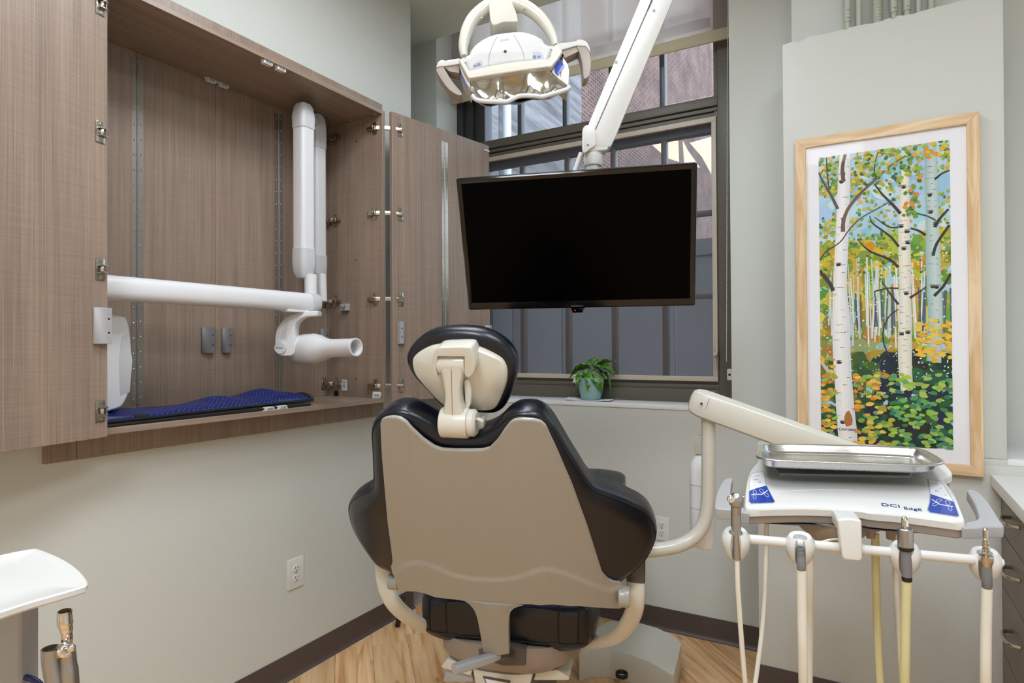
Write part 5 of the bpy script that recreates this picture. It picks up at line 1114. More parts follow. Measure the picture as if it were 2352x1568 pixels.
# end cheeks with the blue badges
for pts, dec in (([(1745, 738), (1800, 830), (1880, 960), (1898, 1040), (1888, 1270), (1760, 1170), (1645, 1062), (1720, 950), (1800, 830)], [(1690, 990), (1705, 940), (1745, 880), (1775, 865), (1800, 875), (1838, 950), (1740, 1080), (1700, 1040)]), ([(340, 950), (400, 1062), (470, 1192), (498, 1215), (500, 1300), (440, 1220), (380, 1090)], [(362, 1050), (385, 1090), (455, 1230), (455, 1245), (400, 1160), (368, 1085)])):
    bm = B(); prism(bm, pq, qs(pts), -.012, .05, bev=.003); ck = obj('end_cheek', bm, 'plastic_cream', ol); bm = B(); prism(bm, pq, qs(dec, -.012), -.0135, -.01, bev=.0005); obj('badge', bm, 'blue_decal', ck)
# reflector (curved mirror) behind a clear shield
tp = qs([(500, 1212), (860, 1152), (1200, 1102), (1590, 1048), (1645, 1064)]); rg = qs([(1890, 1262), (1645, 1064)])[::1]; bt2 = qs([(530, 1392), (620, 1466), (980, 1484), (1050, 1468), (1200, 1402), (1400, 1402), (1500, 1414), (1600, 1390), (1870, 1306), (1890, 1262)]); lf = qs([(530, 1392), (502, 1290), (500, 1212)])
g = coons(spline(bt2, 4), spline(tp, 4), spline(lf, 4), rg, 48, 16)
def rdep(i, j): 
    u, v = i/47*2-1, j/15; return .0+.055*(math.sin(math.pi*v)**.7)*(1-.5*u*u)+.012*math.cos(3.0*math.pi*u)*math.sin(math.pi*v)+.03*(1-v)*.0-.012
bm = B(); VV = [[bm.verts.new(pq.pt(*g[j][i], rdep(i, j))) for i in range(48)] for j in range(16)]; VW = [[bm.verts.new(pq.pt(*g[j][i], rdep(i, j)+.004)) for i in range(48)] for j in range(16)]
for j in range(15):
    for i in range(47): addf(bm, (VV[j][i], VV[j][i+1], VV[j+1][i+1], VV[j+1][i])); addf(bm, (VW[j][i], VW[j+1][i], VW[j+1][i+1], VW[j][i+1]))
for i in range(47): addf(bm, (VV[0][i], VW[0][i], VW[0][i+1], VV[0][i+1])); addf(bm, (VV[-1][i], VV[-1][i+1], VW[-1][i+1], VW[-1][i]))
for j in range(15): addf(bm, (VV[j][0], VV[j+1][0], VW[j+1][0], VW[j][0])); addf(bm, (VV[j][-1], VW[j][-1], VW[j+1][-1], VV[j+1][-1]))
obj('reflector', bm, 'chrome', ol, label='curved chrome reflector', ang=60)
rimp = [V((*g[0][i], 0)) for i in range(48)]; bm = B(); tube(bm, [pq.pt(p.x, p.y, -.010) for p in rimp], .0055, 10); obj('shield_edge', bm, 'xray_grey', ol)
bm = B(); 
VV = [[bm.verts.new(pq.pt(*g[j][i], -.014-.010*math.sin(math.pi*j/15))) for i in range(48)] for j in range(16)]
for j in range(15):
    for i in range(47): addf(bm, (VV[j][i], VV[j][i+1], VV[j+1][i+1], VV[j+1][i]))
obj('clear_shield', bm, 'picture_glass', ol)
# panel joints, vent, sensor, touch pads
def sl(pts, nm='panel_joint', m='plastic_grey', r=.0007):
    bm = B(); L_ = spline(qs(pts, -.018), 5); tube(bm, [pq.pt(p.x, p.y, -.0185+hh(p.x, p.y)) for p in L_], r, 6); return obj(nm, bm, m, hd_)
sl([(875, 490), (820, 610), (770, 760), (755, 900), (757, 1028)]); sl([(1112, 455), (1180, 580), (1240, 720), (1265, 850), (1278, 952)])
for k in range(9):
    bm = B(); x = 925+k*15; q0, q1 = qs([(x, 570-k*3), (x, 540-k*3)], -.018); tube(bm, [pq.pt(*q0, -.0182+hh(*q0)), pq.pt(*q1, -.0182+hh(*q1))], .0006, 6); obj('vent_slot', bm, 'plastic_grey', hd_)
def dot(x, y, r, m, nm): 
    q = qs([(x, y)], -.018)[0]; bm = B(); lathe(bm, [(r, 0), (r*.9, .0012), (r*.3, .0014)], pq.pt(*q, -.0182+hh(*q)), -pq.n, n=20); return obj(nm, bm, m, hd_)
dot(993, 732, .0037, 'black', 'sensor')
for pts, ds in (([(1330, 745), (1380, 725), (1450, 720), (1510, 735), (1545, 780), (1560, 840), (1520, 862), (1350, 865), (1338, 850)], ((1410, 798), (1475, 798))), ([(498, 1000), (505, 960), (560, 870), (620, 840), (680, 838), (685, 860), (680, 950), (660, 968), (510, 1002)], ((565, 930), (617, 908)))):
    q = qs(pts, -.018); bm = B(); qc = (sum(p[0] for p in q)/len(q), sum(p[1] for p in q)/len(q)); prism(bm, pq, q, -.0188+hh(*qc), -.01+hh(*qc), bev=.0004); tpd = obj('touch_pad', bm, 'pad_grey', hd_)
    for x, y in ds: dot(x, y, .0044, 'plastic_midgrey', 'touch_key')
# yoke and its hub, hung from the ceiling
arc = spline(qs([(412, 815), (398, 720), (405, 600), (445, 440), (530, 280), (640, 170), (760, 90), (900, 40), (1080, 40), (1240, 85), (1390, 170), (1520, 290), (1620, 430), (1680, 560), (1705, 660)], .035), 5); n = len(arc)
bm = B(); rr_ = [.0085+.0105*math.sin(math.pi*i/(n-1)) for i in range(n)]; tube(bm, [pq.pt(p.x, p.y, .035) for p in arc], rr_, 18, up=tuple(pq.n), ry=[.012+.004*math.sin(math.pi*i/(n-1)) for i in range(n)]); yk = obj('yoke', bm, 'plastic_cream', ol)
bm = B(); hb = [(p.x, p.y) for p in spline(qs([(765, 60), (770, 180), (790, 310), (825, 352), (880, 342), (960, 312), (1060, 306), (1150, 306), (1172, 280), (1150, 180), (1100, 50), (1060, -40), (800, -40)], .006), 3, True)]; prism(bm, pq, hb, .006, .07, bev=.008, seg=3); obj('yoke_hub', bm, 'plastic_cream', ol)
for x, y in ((650, 246), (1262, 145)):
    q = qs([(x, y)], .02)[0]; bm = B(); lathe(bm, [(.0045, 0), (.0042, .001), (.0008, .0006)], pq.pt(*q, .0185), -pq.n, n=14); obj('screw', bm, 'nickel', yk)
hc_ = pq.pt(*qs([(900, -20)])[0], .04); bm = B(); tube(bm, [hc_, (hc_.x, hc_.y, hc_.z+.05), (hc_.x, hc_.y, CEIL)], [.03, .026, .024], 24); obj('drop_post', bm, 'plastic_white', ol)
# grips: pale upper face, taupe body
def grip(arm_pts, grip_pts, cap_pts):
    bm = B(); prism(bm, pq, qs(arm_pts), -.008, .02, bev=.003); a = obj('handle_arm', bm, 'taupe', ol)
    bm = B(); o_ = [(p.x, p.y) for p in spline(qs(grip_pts), 3, True)]; prism(bm, pq, o_, -.01, .022, bev=.004, seg=2); obj('grip', bm, 'taupe', a)
    bm = B(); prism(bm, pq, qs(cap_pts), -.012, .024, bev=.003); obj('pale_cap', bm, 'lamp_white', a)
grip([(130, 985), (350, 950), (345, 1070), (200, 1042)], [(15, 1020), (60, 985), (120, 985), (150, 1030), (240, 1180), (330, 1290), (378, 1350), (370, 1388), (300, 1375), (190, 1300), (90, 1170), (30, 1070)], [(15, 1012), (40, 930), (75, 900), (118, 890), (140, 905), (355, 868), (352, 952), (130, 985), (60, 988)])
grip([(1765, 765), (2000, 690), (2035, 760), (1840, 855)], [(2000, 690), (2080, 690), (2140, 700), (2180, 760), (2205, 900), (2195, 1070), (2165, 1130), (2118, 1155), (2098, 1120), (2085, 950), (2045, 790)], [(1720, 668), (1995, 632), (2010, 610), (2080, 608), (2145, 640), (2185, 720), (2200, 800), (2170, 745), (2130, 700), (2000, 692), (1770, 762)])
# ================================================================ FRAMED PICTURE
PYF = PY-.028
pp = Plane((0, PYF, 0), (1, 0, 0), (0, 0, 1))
x0, z1 = pp.px(1826, 320); x1 = pp.px(2250, 257)[0]; z0 = pp.px(2252, 1095)[1]; z1 = (z1+pp.px(2248, 257)[1])/2
fw_ = .036
pic = thing('framed_picture', ((x0+x1)/2, PY-.014, z0), 'tall framed print of birch trees with yellow and green leaves', 'picture')
for nm, pts, m in (('top_rail', [(x0, z1), (x1, z1), (x1-fw_, z1-fw_), (x0+fw_, z1-fw_)], 'maple_h'), ('bottom_rail', [(x0, z0), (x1, z0), (x1-fw_, z0+fw_), (x0+fw_, z0+fw_)], 'maple_h'), ('side_rail', [(x0, z0), (x0, z1), (x0+fw_, z1-fw_), (x0+fw_, z0+fw_)], 'maple_v'), ('side_rail', [(x1, z0), (x1, z1), (x1-fw_, z1-fw_), (x1-fw_, z0+fw_)], 'maple_v')):
    b = B(); prism(b, pp, pts, 0, .026, bev=.0008, seg=1); obj(nm, b, m, pic, label='pale maple frame')
b = B(); box(b, (x0+fw_-.004, PYF+.010, z0+fw_-.004), (x1-fw_+.004, PYF+.014, z1-fw_+.004)); obj('mat_board', b, 'mat_board', pic, label='white mat board')
b = B(); vv = [b.verts.new((x, PYF+.006, z)) for x, z in ((x0+fw_-.002, z0+fw_-.002), (x1-fw_+.002, z0+fw_-.002), (x1-fw_+.002, z1-fw_+.002), (x0+fw_-.002, z1-fw_+.002))]; addf(b, vv); obj('glazing', b, 'picture_glass', pic)
pr_ = Plane((0, PYF+.0098, 0), (1, 0, 0), (0, 0, 1))
ax0, az1 = pr_.px(1880, 363); ax1 = pr_.px(2181, 321)[0]; az0 = pr_.px(2185, 1032)[1]; az1 = (az1+pr_.px(2180, 321)[1])/2
PB = B(); cl_ = PB.loops.layers.float_color.new('Col'); lay = [0]
rp = random.Random(11)
def clipr(pts):
    q = clip([V(p) for p in pts], (ax0, az0), (ax1, az1)); return q
def poly(pts, rgb, jit=0):
    q = clipr(pts)
    if len(q) < 3: return
    lay[0] += 1; h = -.0000006*lay[0]
    f = addf(PB, [PB.verts.new(pr_.pt(p[0], p[1], h)) for p in q])
    if f:
        c = lin(tuple(max(0, min(255, k+rp.uniform(-jit, jit))) for k in rgb))
        for l_ in f.loops: l_[cl_] = c
def NT(s, t): return (ax0+(ax1-ax0)*s, az1+(az0-az1)*t)      # s across, t down
poly([(ax0, az0), (ax1, az0), (ax1, az1), (ax0, az1)], (176, 208, 224))
asp = (az1-az0)/(ax1-ax0)
def blob(s, t, r, rgb, jit=14, k=7, sq=1.0, rot=None):
    c = NT(s, t); R_ = r*(ax1-ax0); a0 = rp.random()*6.28 if rot is None else rot; pts = []
    for i in range(k):
        a = 2*math.pi*i/k; q = R_*(.8+.4*rp.random()); x, y = q*math.cos(a), q*sq*math.sin(a); pts.append((c[0]+x*math.cos(a0)-y*math.sin(a0), c[1]+x*math.sin(a0)+y*math.cos(a0)))
    poly(pts, rgb, jit)
def stroke(pts, w0, w1, rgb, jit=6):
    P_ = [V(NT(*p)) for p in (pts if len(pts) < 3 else [(q.x, q.y) for q in spline(pts, 4)])]; n = len(P_)
    for i in range(n-1):
        d = (P_[i+1]-P_[i]); 
        if d.length < 1e-6: continue
        nn = V((-d.y, d.x)).normalized()*(ax1-ax0); a, b_ = w0+(w1-w0)*i/(n-1), w0+(w1-w0)*(i+1)/(n-1)
        poly([P_[i]+nn*a/2, P_[i+1]+nn*b_/2, P_[i+1]-nn*b_/2, P_[i]-nn*a/2], rgb, jit)
# washes of colour: sky, canopy, undergrowth
for i in range(160): blob(rp.random(), rp.uniform(.0, .42), rp.uniform(.04, .09), rp.choice([(168, 206, 226), (190, 216, 228), (150, 196, 216), (206, 222, 226)]), 8, 9)
for i in range(420):
    t = rp.uniform(.30, .74); blob(rp.random(), t, rp.uniform(.03, .075), rp.choice([(150, 172, 40), (178, 190, 52), (120, 156, 44), (206, 176, 40), (196, 150, 36), (96, 146, 56), (214, 196, 70)]), 16, 8)
for i in range(200):
    t = rp.uniform(.56, .80); blob(rp.random()*.75, t, rp.uniform(.03, .07), rp.choice([(150, 130, 40), (170, 120, 46), (120, 140, 60), (150, 170, 90), (160, 186, 170), (186, 160, 50)]), 14, 8)
for i in range(260):
    t = rp.uniform(.70, 1.0); s = rp.random(); blob(s, t, rp.uniform(.03, .075), rp.choice([(24, 66, 44), (20, 44, 40), (36, 92, 52), (22, 38, 62), (30, 34, 26)] if s > .45 or t > .86 else [(110, 120, 36), (60, 100, 40), (40, 84, 44)]), 10, 8)
# thin far trunks
for i in range(46):
    s = rp.random(); t0, t1 = rp.uniform(.36, .46), rp.uniform(.58, .68); stroke([(s, t0), (s+rp.uniform(-.03, .03), t1)], rp.uniform(.006, .012), rp.uniform(.010, .018), rp.choice([(232, 232, 222), (214, 220, 214), (196, 206, 206)]))
for i in range(30):
    s = rp.uniform(.2, 1); stroke([(s, rp.uniform(.46, .5)), (s+rp.uniform(-.02, .02), rp.uniform(.58, .63))], .012, .014, rp.choice([(96, 116, 128), (110, 96, 70), (70, 100, 110)]))
# flecks of light
for i in range(420): blob(rp.random(), rp.uniform(.36, .86), rp.uniform(.004, .011), (240, 240, 226), 6, 5, .6)
# canopy leaves
def leaves(n, s0, s1, t0, t1, cols, r0=.014, r1=.028):
    r0, r1 = r0*.78, r1*.78
    for i in range(n): blob(rp.uniform(s0, s1), rp.uniform(t0, t1), rp.uniform(r0, r1), rp.choice(cols), 12, 7, .8)
YG = [(110, 150, 40), (150, 176, 60), (80, 126, 48), (176, 190, 70), (196, 196, 70), (226, 190, 60), (214, 158, 62), (62, 104, 50), (128, 162, 60), (140, 170, 90)]
def stem_leaves(trunks):
    pass
leaves(150, 0, .24, 0, .14, YG); leaves(190, .2, .8, 0, .15, YG); leaves(40, .86, 1, 0, .10, YG); leaves(130, .2, .75, .14, .32, YG, .012, .024); leaves(90, 0, .14, .2, .42, YG); leaves(70, .88, 1, .16, .45, YG); leaves(160, .2, .95, .28, .44, YG, .01, .02)
# the three near birches
def px2(pts, o, k): 
    out_ = []
    for x, y in pts:
        a, b_ = pr_.px(o[0]+x/k, o[1]+y/k); out_.append(((a-ax0)/(ax1-ax0), (az1-b_)/(az1-az0)))
    return out_
o1, k1, o2_, k2 = (1820, 250), 3.825, (1820, 640), 3.409
def trunk(L1, L2, R1, R2, base, shade, side):
    Lp = spline(px2(L1, o1, k1)+px2(L2, o2_, k2), 3); Rp = spline(px2(R1, o1, k1)+px2(R2, o2_, k2), 3)
    Lp, Rp = resample(Lp, 40), resample(Rp, 40)
    for i in range(39):
        for j in range(6):
            a, b_ = j/6, (j+1)/6; w = abs((a+b_)/2-side)
            c = tuple(base[k]+(shade[k]-base[k])*min(1, w*1.25)**1.4 for k in range(3))
            poly([NT(*Lp[i].lerp(Rp[i], a)[:2]), NT(*Lp[i].lerp(Rp[i], b_)[:2]), NT(*Lp[i+1].lerp(Rp[i+1], b_)[:2]), NT(*Lp[i+1].lerp(Rp[i+1], a)[:2])], c, 2)
    w = (Rp[10]-Lp[10]).length
    for q in range(46):
        i = rp.randrange(39); a = rp.uniform(0, .75); p = Lp[i].lerp(Rp[i], a); l_ = rp.uniform(.15, .45)*w; stroke([(p.x, p.y), (min(p.x+l_, Rp[i].x), p.y+rp.uniform(-.002, .002))], rp.uniform(.003, .007), .002, rp.choice([(110, 104, 100), (150, 146, 146), (70, 62, 60)]))
    for q in range(8):
        i = rp.randrange(3, 38); p = Lp[i].lerp(Rp[i], rp.uniform(.2, .8)); blob(p.x, p.y, .02, (44, 38, 40), 8, 9, .6, 0); blob(p.x, p.y-.006, .026, (120, 114, 116), 8, 9, .25, 0)
trunk([(1170, 262), (1162, 600), (1170, 900), (1172, 1300), (1180, 1560)], [(1062, 300), (1050, 640)], [(1262, 250), (1272, 600), (1290, 1000), (1310, 1560)], [(1176, 300), (1165, 660)], (196, 212, 204), (128, 166, 164), .6)
trunk([(955, 540), (950, 740), (932, 900), (930, 1200), (940, 1560)], [(830, 300), (826, 600), (840, 800), (850, 885)], [(1025, 540), (1030, 740), (1032, 1000), (1040, 1300), (1042, 1560)], [(935, 400), (936, 700), (942, 800), (948, 850)], (240, 234, 212), (186, 190, 186), .45)
trunk([(418, 380), (402, 600), (390, 900), (375, 1200), (360, 1560)], [(312, 300), (318, 600), (332, 800), (342, 1000), (356, 1200), (372, 1300)], [(510, 380), (510, 600), (502, 900), (492, 1200), (478, 1560)], [(450, 300), (456, 600), (472, 850), (490, 1050), (506, 1200), (514, 1300)], (246, 242, 236), (196, 204, 212), .4)
# branches
for pts, w0, w1, c in (([(445, 1080), (450, 980), (500, 860), (600, 740), (720, 630), (860, 500), (1000, 410)], .036, .008, (120, 92, 76)), ([(450, 640), (440, 560), (445, 480), (465, 400)], .034, .026, (104, 84, 72)), ([(400, 880), (340, 760), (270, 640), (232, 560)], .026, .012, (84, 86, 96)), ([(300, 430), (305, 560), (320, 690)], .012, .008, (70, 66, 60)), ([(950, 920), (880, 840), (790, 750), (720, 660)], .026, .010, (56, 48, 44)), ([(735, 620), (720, 520), (740, 420), (760, 370)], .010, .006, (70, 70, 76)), ([(930, 1390), (850, 1320), (700, 1260), (620, 1200), (570, 1140)], .024, .006, (54, 44, 40)), ([(935, 1210), (870, 1130), (780, 1060), (700, 1000), (680, 940)], .020, .006, (54, 48, 50)), ([(930, 1040), (860, 1040), (790, 1000), (720, 950)], .014, .005, (54, 48, 50)), ([(1250, 1040), (1290, 970), (1370, 880)], .026, .016, (48, 48, 54)), ([(1235, 1290), (1270, 1180), (1380, 1020)], .024, .018, (48, 48, 54)), ([(1170, 1110), (1110, 1070), (1040, 1048)], .022, .012, (40, 42, 50)), ([(1250, 620), (1310, 570), (1380, 540)], .016, .010, (44, 50, 58)), ([(1260, 980), (1180, 940), (1080, 910), (1035, 850)], .012, .006, (44, 50, 58)), ([(240, 1330), (300, 1250), (420, 1170), (500, 1060), (600, 960), (760, 870), (900, 790)], .014, .006, (74, 78, 86)), ([(350, 1560), (290, 1490), (240, 1420)], .022, .026, (72, 58, 54))):
    stroke(px2(pts, o1, k1), w0, w1, c)
for pts, w0, w1, c in (([(320, 95), (290, 30), (240, -40)], .036, .022, (70, 58, 54)), ([(335, 790), (270, 710), (220, 640)], .036, .02, (196, 196, 204)), ([(830, 200), (760, 110), (700, 20)], .020, .008, (64, 54, 52)), ([(920, 150), (980, 110), (1045, 65)], .022, .006, (66, 44, 40)), ([(520, 950), (560, 840), (640, 720), (700, 630)], .016, .006, (110, 80, 64)), ([(1110, 135), (1180, 60), (1240, -40)], .024, .016, (46, 44, 50)), ([(770, 620), (720, 520), (712, 400), (760, 290), (830, 240)], .012, .008, (60, 54, 56)), ([(640, 100), (740, 74), (830, 75)], .010, .012, (64, 54, 52))):
    stroke(px2(pts, o2_, k2), w0, w1, c)
s_, t_s = px2([(440, 1100)], o2_, k2)[0]; blob(s_, t_s, .035, (186, 110, 60), 8, 9, 2.0, 0)
# leaves of the undergrowth
LOW = [(226, 176, 60), (232, 196, 84), (214, 140, 46), (150, 186, 70), (118, 172, 84), (90, 160, 96), (170, 196, 84), (60, 130, 92)]
for i in range(300):
    s, t = rp.random(), rp.uniform(.76, 1.0)
    if .12 < s < .27 and t < .99: continue
    pool = LOW[:5] if s < .55 else LOW[3:]; blob(s, t, rp.uniform(.022, .034), rp.choice(pool), 12, 8, .62, rp.uniform(-.4, .4))
for i in range(70): blob(rp.uniform(.76, 1), rp.uniform(.58, .72), rp.uniform(.018, .03), rp.choice(LOW[:2]+[(236, 190, 50)]), 10, 8, .6, rp.uniform(-.4, .4))
for i in range(40): blob(rp.uniform(0, .12), rp.uniform(.7, .98), rp.uniform(.018, .03), rp.choice(LOW[:4]), 10, 8, .6, rp.uniform(-.4, .4))
leaves(90, .3, .8, 0, .12, YG, .016, .028); leaves(22, .78, 1, 0, .06, [(232, 186, 40), (226, 150, 44), (150, 176, 48)], .018, .03); leaves(26, .66, .78, .14, .24, [(110, 150, 40), (80, 120, 44), (214, 140, 46)], .018, .028)
me_p = obj('print', PB, 'print', pic, smooth=False, label='watercolour print of birches')
obj('signature', text_bm('Lorraine', .016, Mpl(pr_, *pr_.px(1945, 985), -.003), font_shear=.4, depth=.0001), 'ink', pic, smooth=False)

# ================================================================ PLANT ON THE SILL
pcen = V((-1.285, 3.085, SILL)); 
npk = thing('paper_napkin', pcen+V((0, 0, 0)), 'crumpled white paper napkin under the plant pot', 'napkin')
b = B(); rn = random.Random(2); G = [[b.verts.new((pcen.x-.13+i*.026+.012*math.sin(j), pcen.y-.085+j*.022, SILL+.0006+(.004*abs(math.sin(i*1.9+j))+.004*(i in (0, 10))) * (1 if (i < 3 or i > 7) else .1))) for i in range(11)] for j in range(8)]
for j in range(7):
    for i in range(10): addf(b, (G[j][i], G[j][i+1], G[j+1][i+1], G[j+1][i]))
obj('sheet', b, 'paper', npk)
pot = thing('potted_plant', pcen+V((0, 0, .002)), 'small leafy green plant in a pale aqua quilted pot on the sill', 'plant')
c = pcen+V((0, 0, .002)); hp_ = W(1355, 866, 1, pcen.y).z-c.z
b = B(); lathe(b, [(.001, 0), (.046, 0), (.05, .004), (.058, hp_*.25), (.066, hp_*.55), (.0705, hp_*.85), (.071, hp_), (.067, hp_), (.064, hp_*.9), (.001, hp_*.88)], c, n=48); obj('pot', b, 'pot', pot)
b = B(); lathe(b, [(.001, hp_*.9), (.063, hp_*.9), (.062, hp_*.86)], c, n=30); obj('soil', b, 'soil', pot)
def leafmesh(L, wd, fold, droop):
    bm = B(); col = bm.loops.layers.float_color.new('Col'); n = 9; rows = []
    prof = [0.12, .62, .92, 1.0, .94, .78, .55, .28, .03]
    for i in range(n):
        t = i/(n-1); w = wd*prof[i]; y = L*t-(.10*L*(1-t)**4); z = -droop*t*t*L
        rows.append([bm.verts.new((x*w, y-(abs(x)**2)*(.16*L if i < 2 else 0), z+fold*abs(x)*w+.004*math.sin(x*9+i))) for x in (-1, -.6, -.25, 0, .25, .6, 1)])
    for i in range(n-1):
        for j in range(6):
            f = addf(bm, (rows[i][j], rows[i][j+1], rows[i+1][j+1], rows[i+1][j]))
            base = rl_.choice([(74, 128, 30), (58, 110, 26), (88, 138, 36), (50, 96, 26)]) if rl_.random() < .85 else (124, 156, 52)
            if f:
                for l_ in f.loops: l_[col] = lin(base)
    return bm
rl_ = random.Random(4)
tips = [((1340, 838), .0, .085, .9), ((1356, 828), .02, .07, .2), ((1322, 848), -.02, .055, .9), ((1378, 842), .0, .08, .9), ((1398, 858), .02, .085, 1.3), ((1395, 826), .02, .08, .3), ((1368, 862), -.05, .075, 1.5), ((1352, 858), -.05, .07, 1.4), ((1332, 862), -.04, .065, 1.2), ((1388, 836), -.02, .075, .7), ((1404, 842), .03, .06, 1.0), ((1350, 842), .03, .07, .4), ((1374, 830), .04, .07, .2), ((1345, 868), -.055, .06, 1.6)]
lz = c.z+hp_
for (u, v), dy, Lf, dr in tips:
    q = W(u, v, 1, pcen.y+dy); basep = V((c.x, pcen.y, lz-.01)); d = q-basep; dh = V((d.x, d.y, 0)); a = math.atan2(dh.y, dh.x)-math.pi/2
    knee = basep.lerp(q, .62)+V((0, 0, .018)); b = B(); tube(b, spline([basep, basep.lerp(knee, .5)+V((0, 0, .012)), knee], 4), .0016, 6); st = obj('stem', b, 'stem', pot)
    bm = leafmesh(Lf*1.15, Lf*.5, .22, dr*.5); Mx = Matrix.Translation(knee) @ Matrix.Rotation(a+rl_.uniform(-.4, .4), 4, 'Z') @ Matrix.Rotation(.5-dr*.75, 4, 'X') @ Matrix.Rotation(rl_.uniform(-.5, .5), 4, 'Y')
    bm.transform(Mx); obj('leaf', bm, 'leafmat', pot)

# ================================================================ OUTLETS
def outlet(pl, w, h, label):
    o = thing('outlet', pl.pt(0, 0), label, 'outlet', 'white duplex wall outlets')
    b = B(); prism(b, pl, rrect(w, h, .003, 3), -.005, .001, bev=.002, seg=2); pt_o = obj('cover_plate', b, 'plastic_white', o)
    for s in (-1, 1):
        b = B(); f = [(x, y+s*.0195) for x, y in rrect(.033, .028, .012, 5)]; prism(b, pl, f, -.0072, -.003, bev=.0007); fc_ = obj('receptacle', b, 'plastic_white', o)
        for x, y, ww, hh_ in ((-.0065, .004, .0022, .009), (.0065, .004, .0022, .0075)):
            b = B(); prism(b, pl, [(x-ww/2, s*.0195+y-hh_/2), (x+ww/2, s*.0195+y-hh_/2), (x+ww/2, s*.0195+y+hh_/2), (x-ww/2, s*.0195+y+hh_/2)], -.0076, -.006); obj('slot', b, 'black', fc_)
        b = B(); lathe(b, [(.0026, 0), (.0024, .0004)], pl.pt(0, s*.0195-.0075, -.0072), -pl.n, n=12); obj('ground_hole', b, 'black', fc_)
    b = B(); lathe(b, [(.003, 0), (.0028, .0008), (.0005, .0009)], pl.pt(0, 0, -.005), -pl.n, n=12); obj('screw', b, 'satin_metal', o)
outlet(Plane((LX, 1.809, .42), (0, 1, 0), (0, 0, 1)), .082, .123, 'white duplex outlet low on the left wall below the cabinet')
outlet(Plane((-.871, WY, .478), (1, 0, 0), (0, 0, 1)), .07, .111, 'white duplex outlet under the window beside the chair arm')

# ================================================================ CONDUITS ABOVE THE COLUMN
YP = 2.745
for k, (u0, u1, kind) in enumerate(((1938, 1956, 'c'), (1965, 1981, 'p'), (2002, 2029, 'f'), (2044, 2063, 'c'), (2074, 2094, 'c'), (2103, 2118, 'p'), (2131, 2149, 'p'))):
    a, e = W(u0, 30, 1, YP), W(u1, 30, 1, YP); x = (a.x+e.x)/2; r = (e.x-a.x)/2*.92; zb0 = 2.45
    lab = ('painted conduit with a screwed coupling, first from the left above the column', 'plain thin painted conduit, second from the left above the column', 'ribbed flexible conduit above the column', 'painted conduit with a screwed coupling just right of the ribbed one', 'second coupled conduit right of the ribbed one', 'plain painted conduit, second from the right above the column', 'plain painted conduit at the right end of the row')[k]
    cd = thing('conduit', (x, YP, zb0), lab, 'pipe', 'painted conduits above the column')
    b = B()
    if kind == 'f':
        prof_ = []; z = 0
        while z < CEIL-zb0-.005: prof_ += [(r*.86, z), (r, z+.003), (r, z+.006), (r*.86, z+.009)]; z += .0115
        lathe(b, prof_, (x, YP, zb0), n=22)
    else: cyl(b, (x, YP, zb0), (x, YP, CEIL), r*(.8 if kind == 'c' else 1), n=22)
    pb_ = obj('tube', b, 'pipe_paint', cd)
    if kind == 'c':
        zc0 = W((u0+u1)/2, {0: 52, 3: 30, 4: 26}[k], 1, YP).z; b = B(); lathe(b, [(r*.82, 0), (r*1.02, .002), (r*1.02, .11), (r*.82, .112)], (x, YP, zc0), n=24); cp_ = obj('coupling', b, 'pipe_paint', cd)
        for dz in (.018, .048, .09):
            b = B(); lathe(b, [(.0055, 0), (.0055, .004), (.003, .0055)], (x+r*.25, YP-r*.98, zc0+dz), (0, -1, 0), n=14); obj('screw', b, 'pipe_paint', cp_)

# ================================================================ COUNTER ON THE RIGHT
ct = B(); box(ct, (.347, .9, .876), (.998, 2.618, .914), bev=.004); 
obj('countertop', ct, 'counter', None, 'white countertop at the right edge of the room', 'countertop')
for k, (ya, yb2) in enumerate(((2.13, 2.612), (1.64, 2.126))):
    dc = thing('drawer_cabinet', (.68, (ya+yb2)/2, 0), ('taupe drawer unit under the counter, next to the column', 'taupe drawer unit under the counter, nearer the camera')[k], 'cabinet', 'drawer units under the counter')
    b = B(); box(b, (.392, ya, .09), (.996, yb2, .876), bev=.001); box(b, (.44, ya, 0), (.996, yb2, .09)); obj('carcass', b, 'drawer', dc)
    zz = (.1, .34, .56, .73, .866)
    for j in range(4):
        b = B(); box(b, (.372, ya+.003, zz[j]+.002), (.392, yb2-.003, zz[j+1]-.002), bev=.0015); dr_ = obj('drawer_front', b, 'drawer', dc)
        b = B(); ym, zm = (ya+yb2)/2, (zz[j]+zz[j+1])/2+.02; tube(b, spline([(.372, ym-.06, zm), (.35, ym-.052, zm), (.342, ym-.03, zm), (.34, ym, zm), (.342, ym+.03, zm), (.35, ym+.052, zm), (.372, ym+.06, zm)], 4), .006, 10); obj('handle', b, 'nickel', dr_)

# ================================================================ ASSISTANT'S TRAY, LOWER LEFT
zT = lambda pts: [(x/4.638, 1230+y/4.638) for x, y in pts]
TZ = 1.0; pT = Plane((0, 0, TZ), (1, 0, 0), (0, 1, 0))
at_ = thing('assistant_stand', W(40, 1500, 2, TZ)*1, 'white assistant tray on a grey post at the lower left', 'stand')
o_ = pT.pxs(zT([(-700, 350), (-300, 265), (0, 203), (180, 165), (340, 138), (400, 137), (450, 152), (600, 210), (750, 290), (850, 370), (910, 440), (938, 488), (930, 512), (885, 540), (600, 625), (300, 710), (0, 808), (-400, 930), (-900, 1080), (-1300, 900), (-1100, 500)])); o_ = [(p.x, p.y) for p in spline(o_, 3, True)]
o_ = [(p.x, p.y) for p in resample(o_, 120, True)]
cT = (sum(p[0] for p in o_)/120, sum(p[1] for p in o_)/120)
def aT(d, h): return [pT.pt(x, y, h) for x, y in (offset2(o_, d) if d else o_)]
def aK(k, d, h): return [pT.pt(cT[0]+(x-cT[0])*k, cT[1]+(y-cT[1])*k, h) for x, y in offset2(o_, d)]
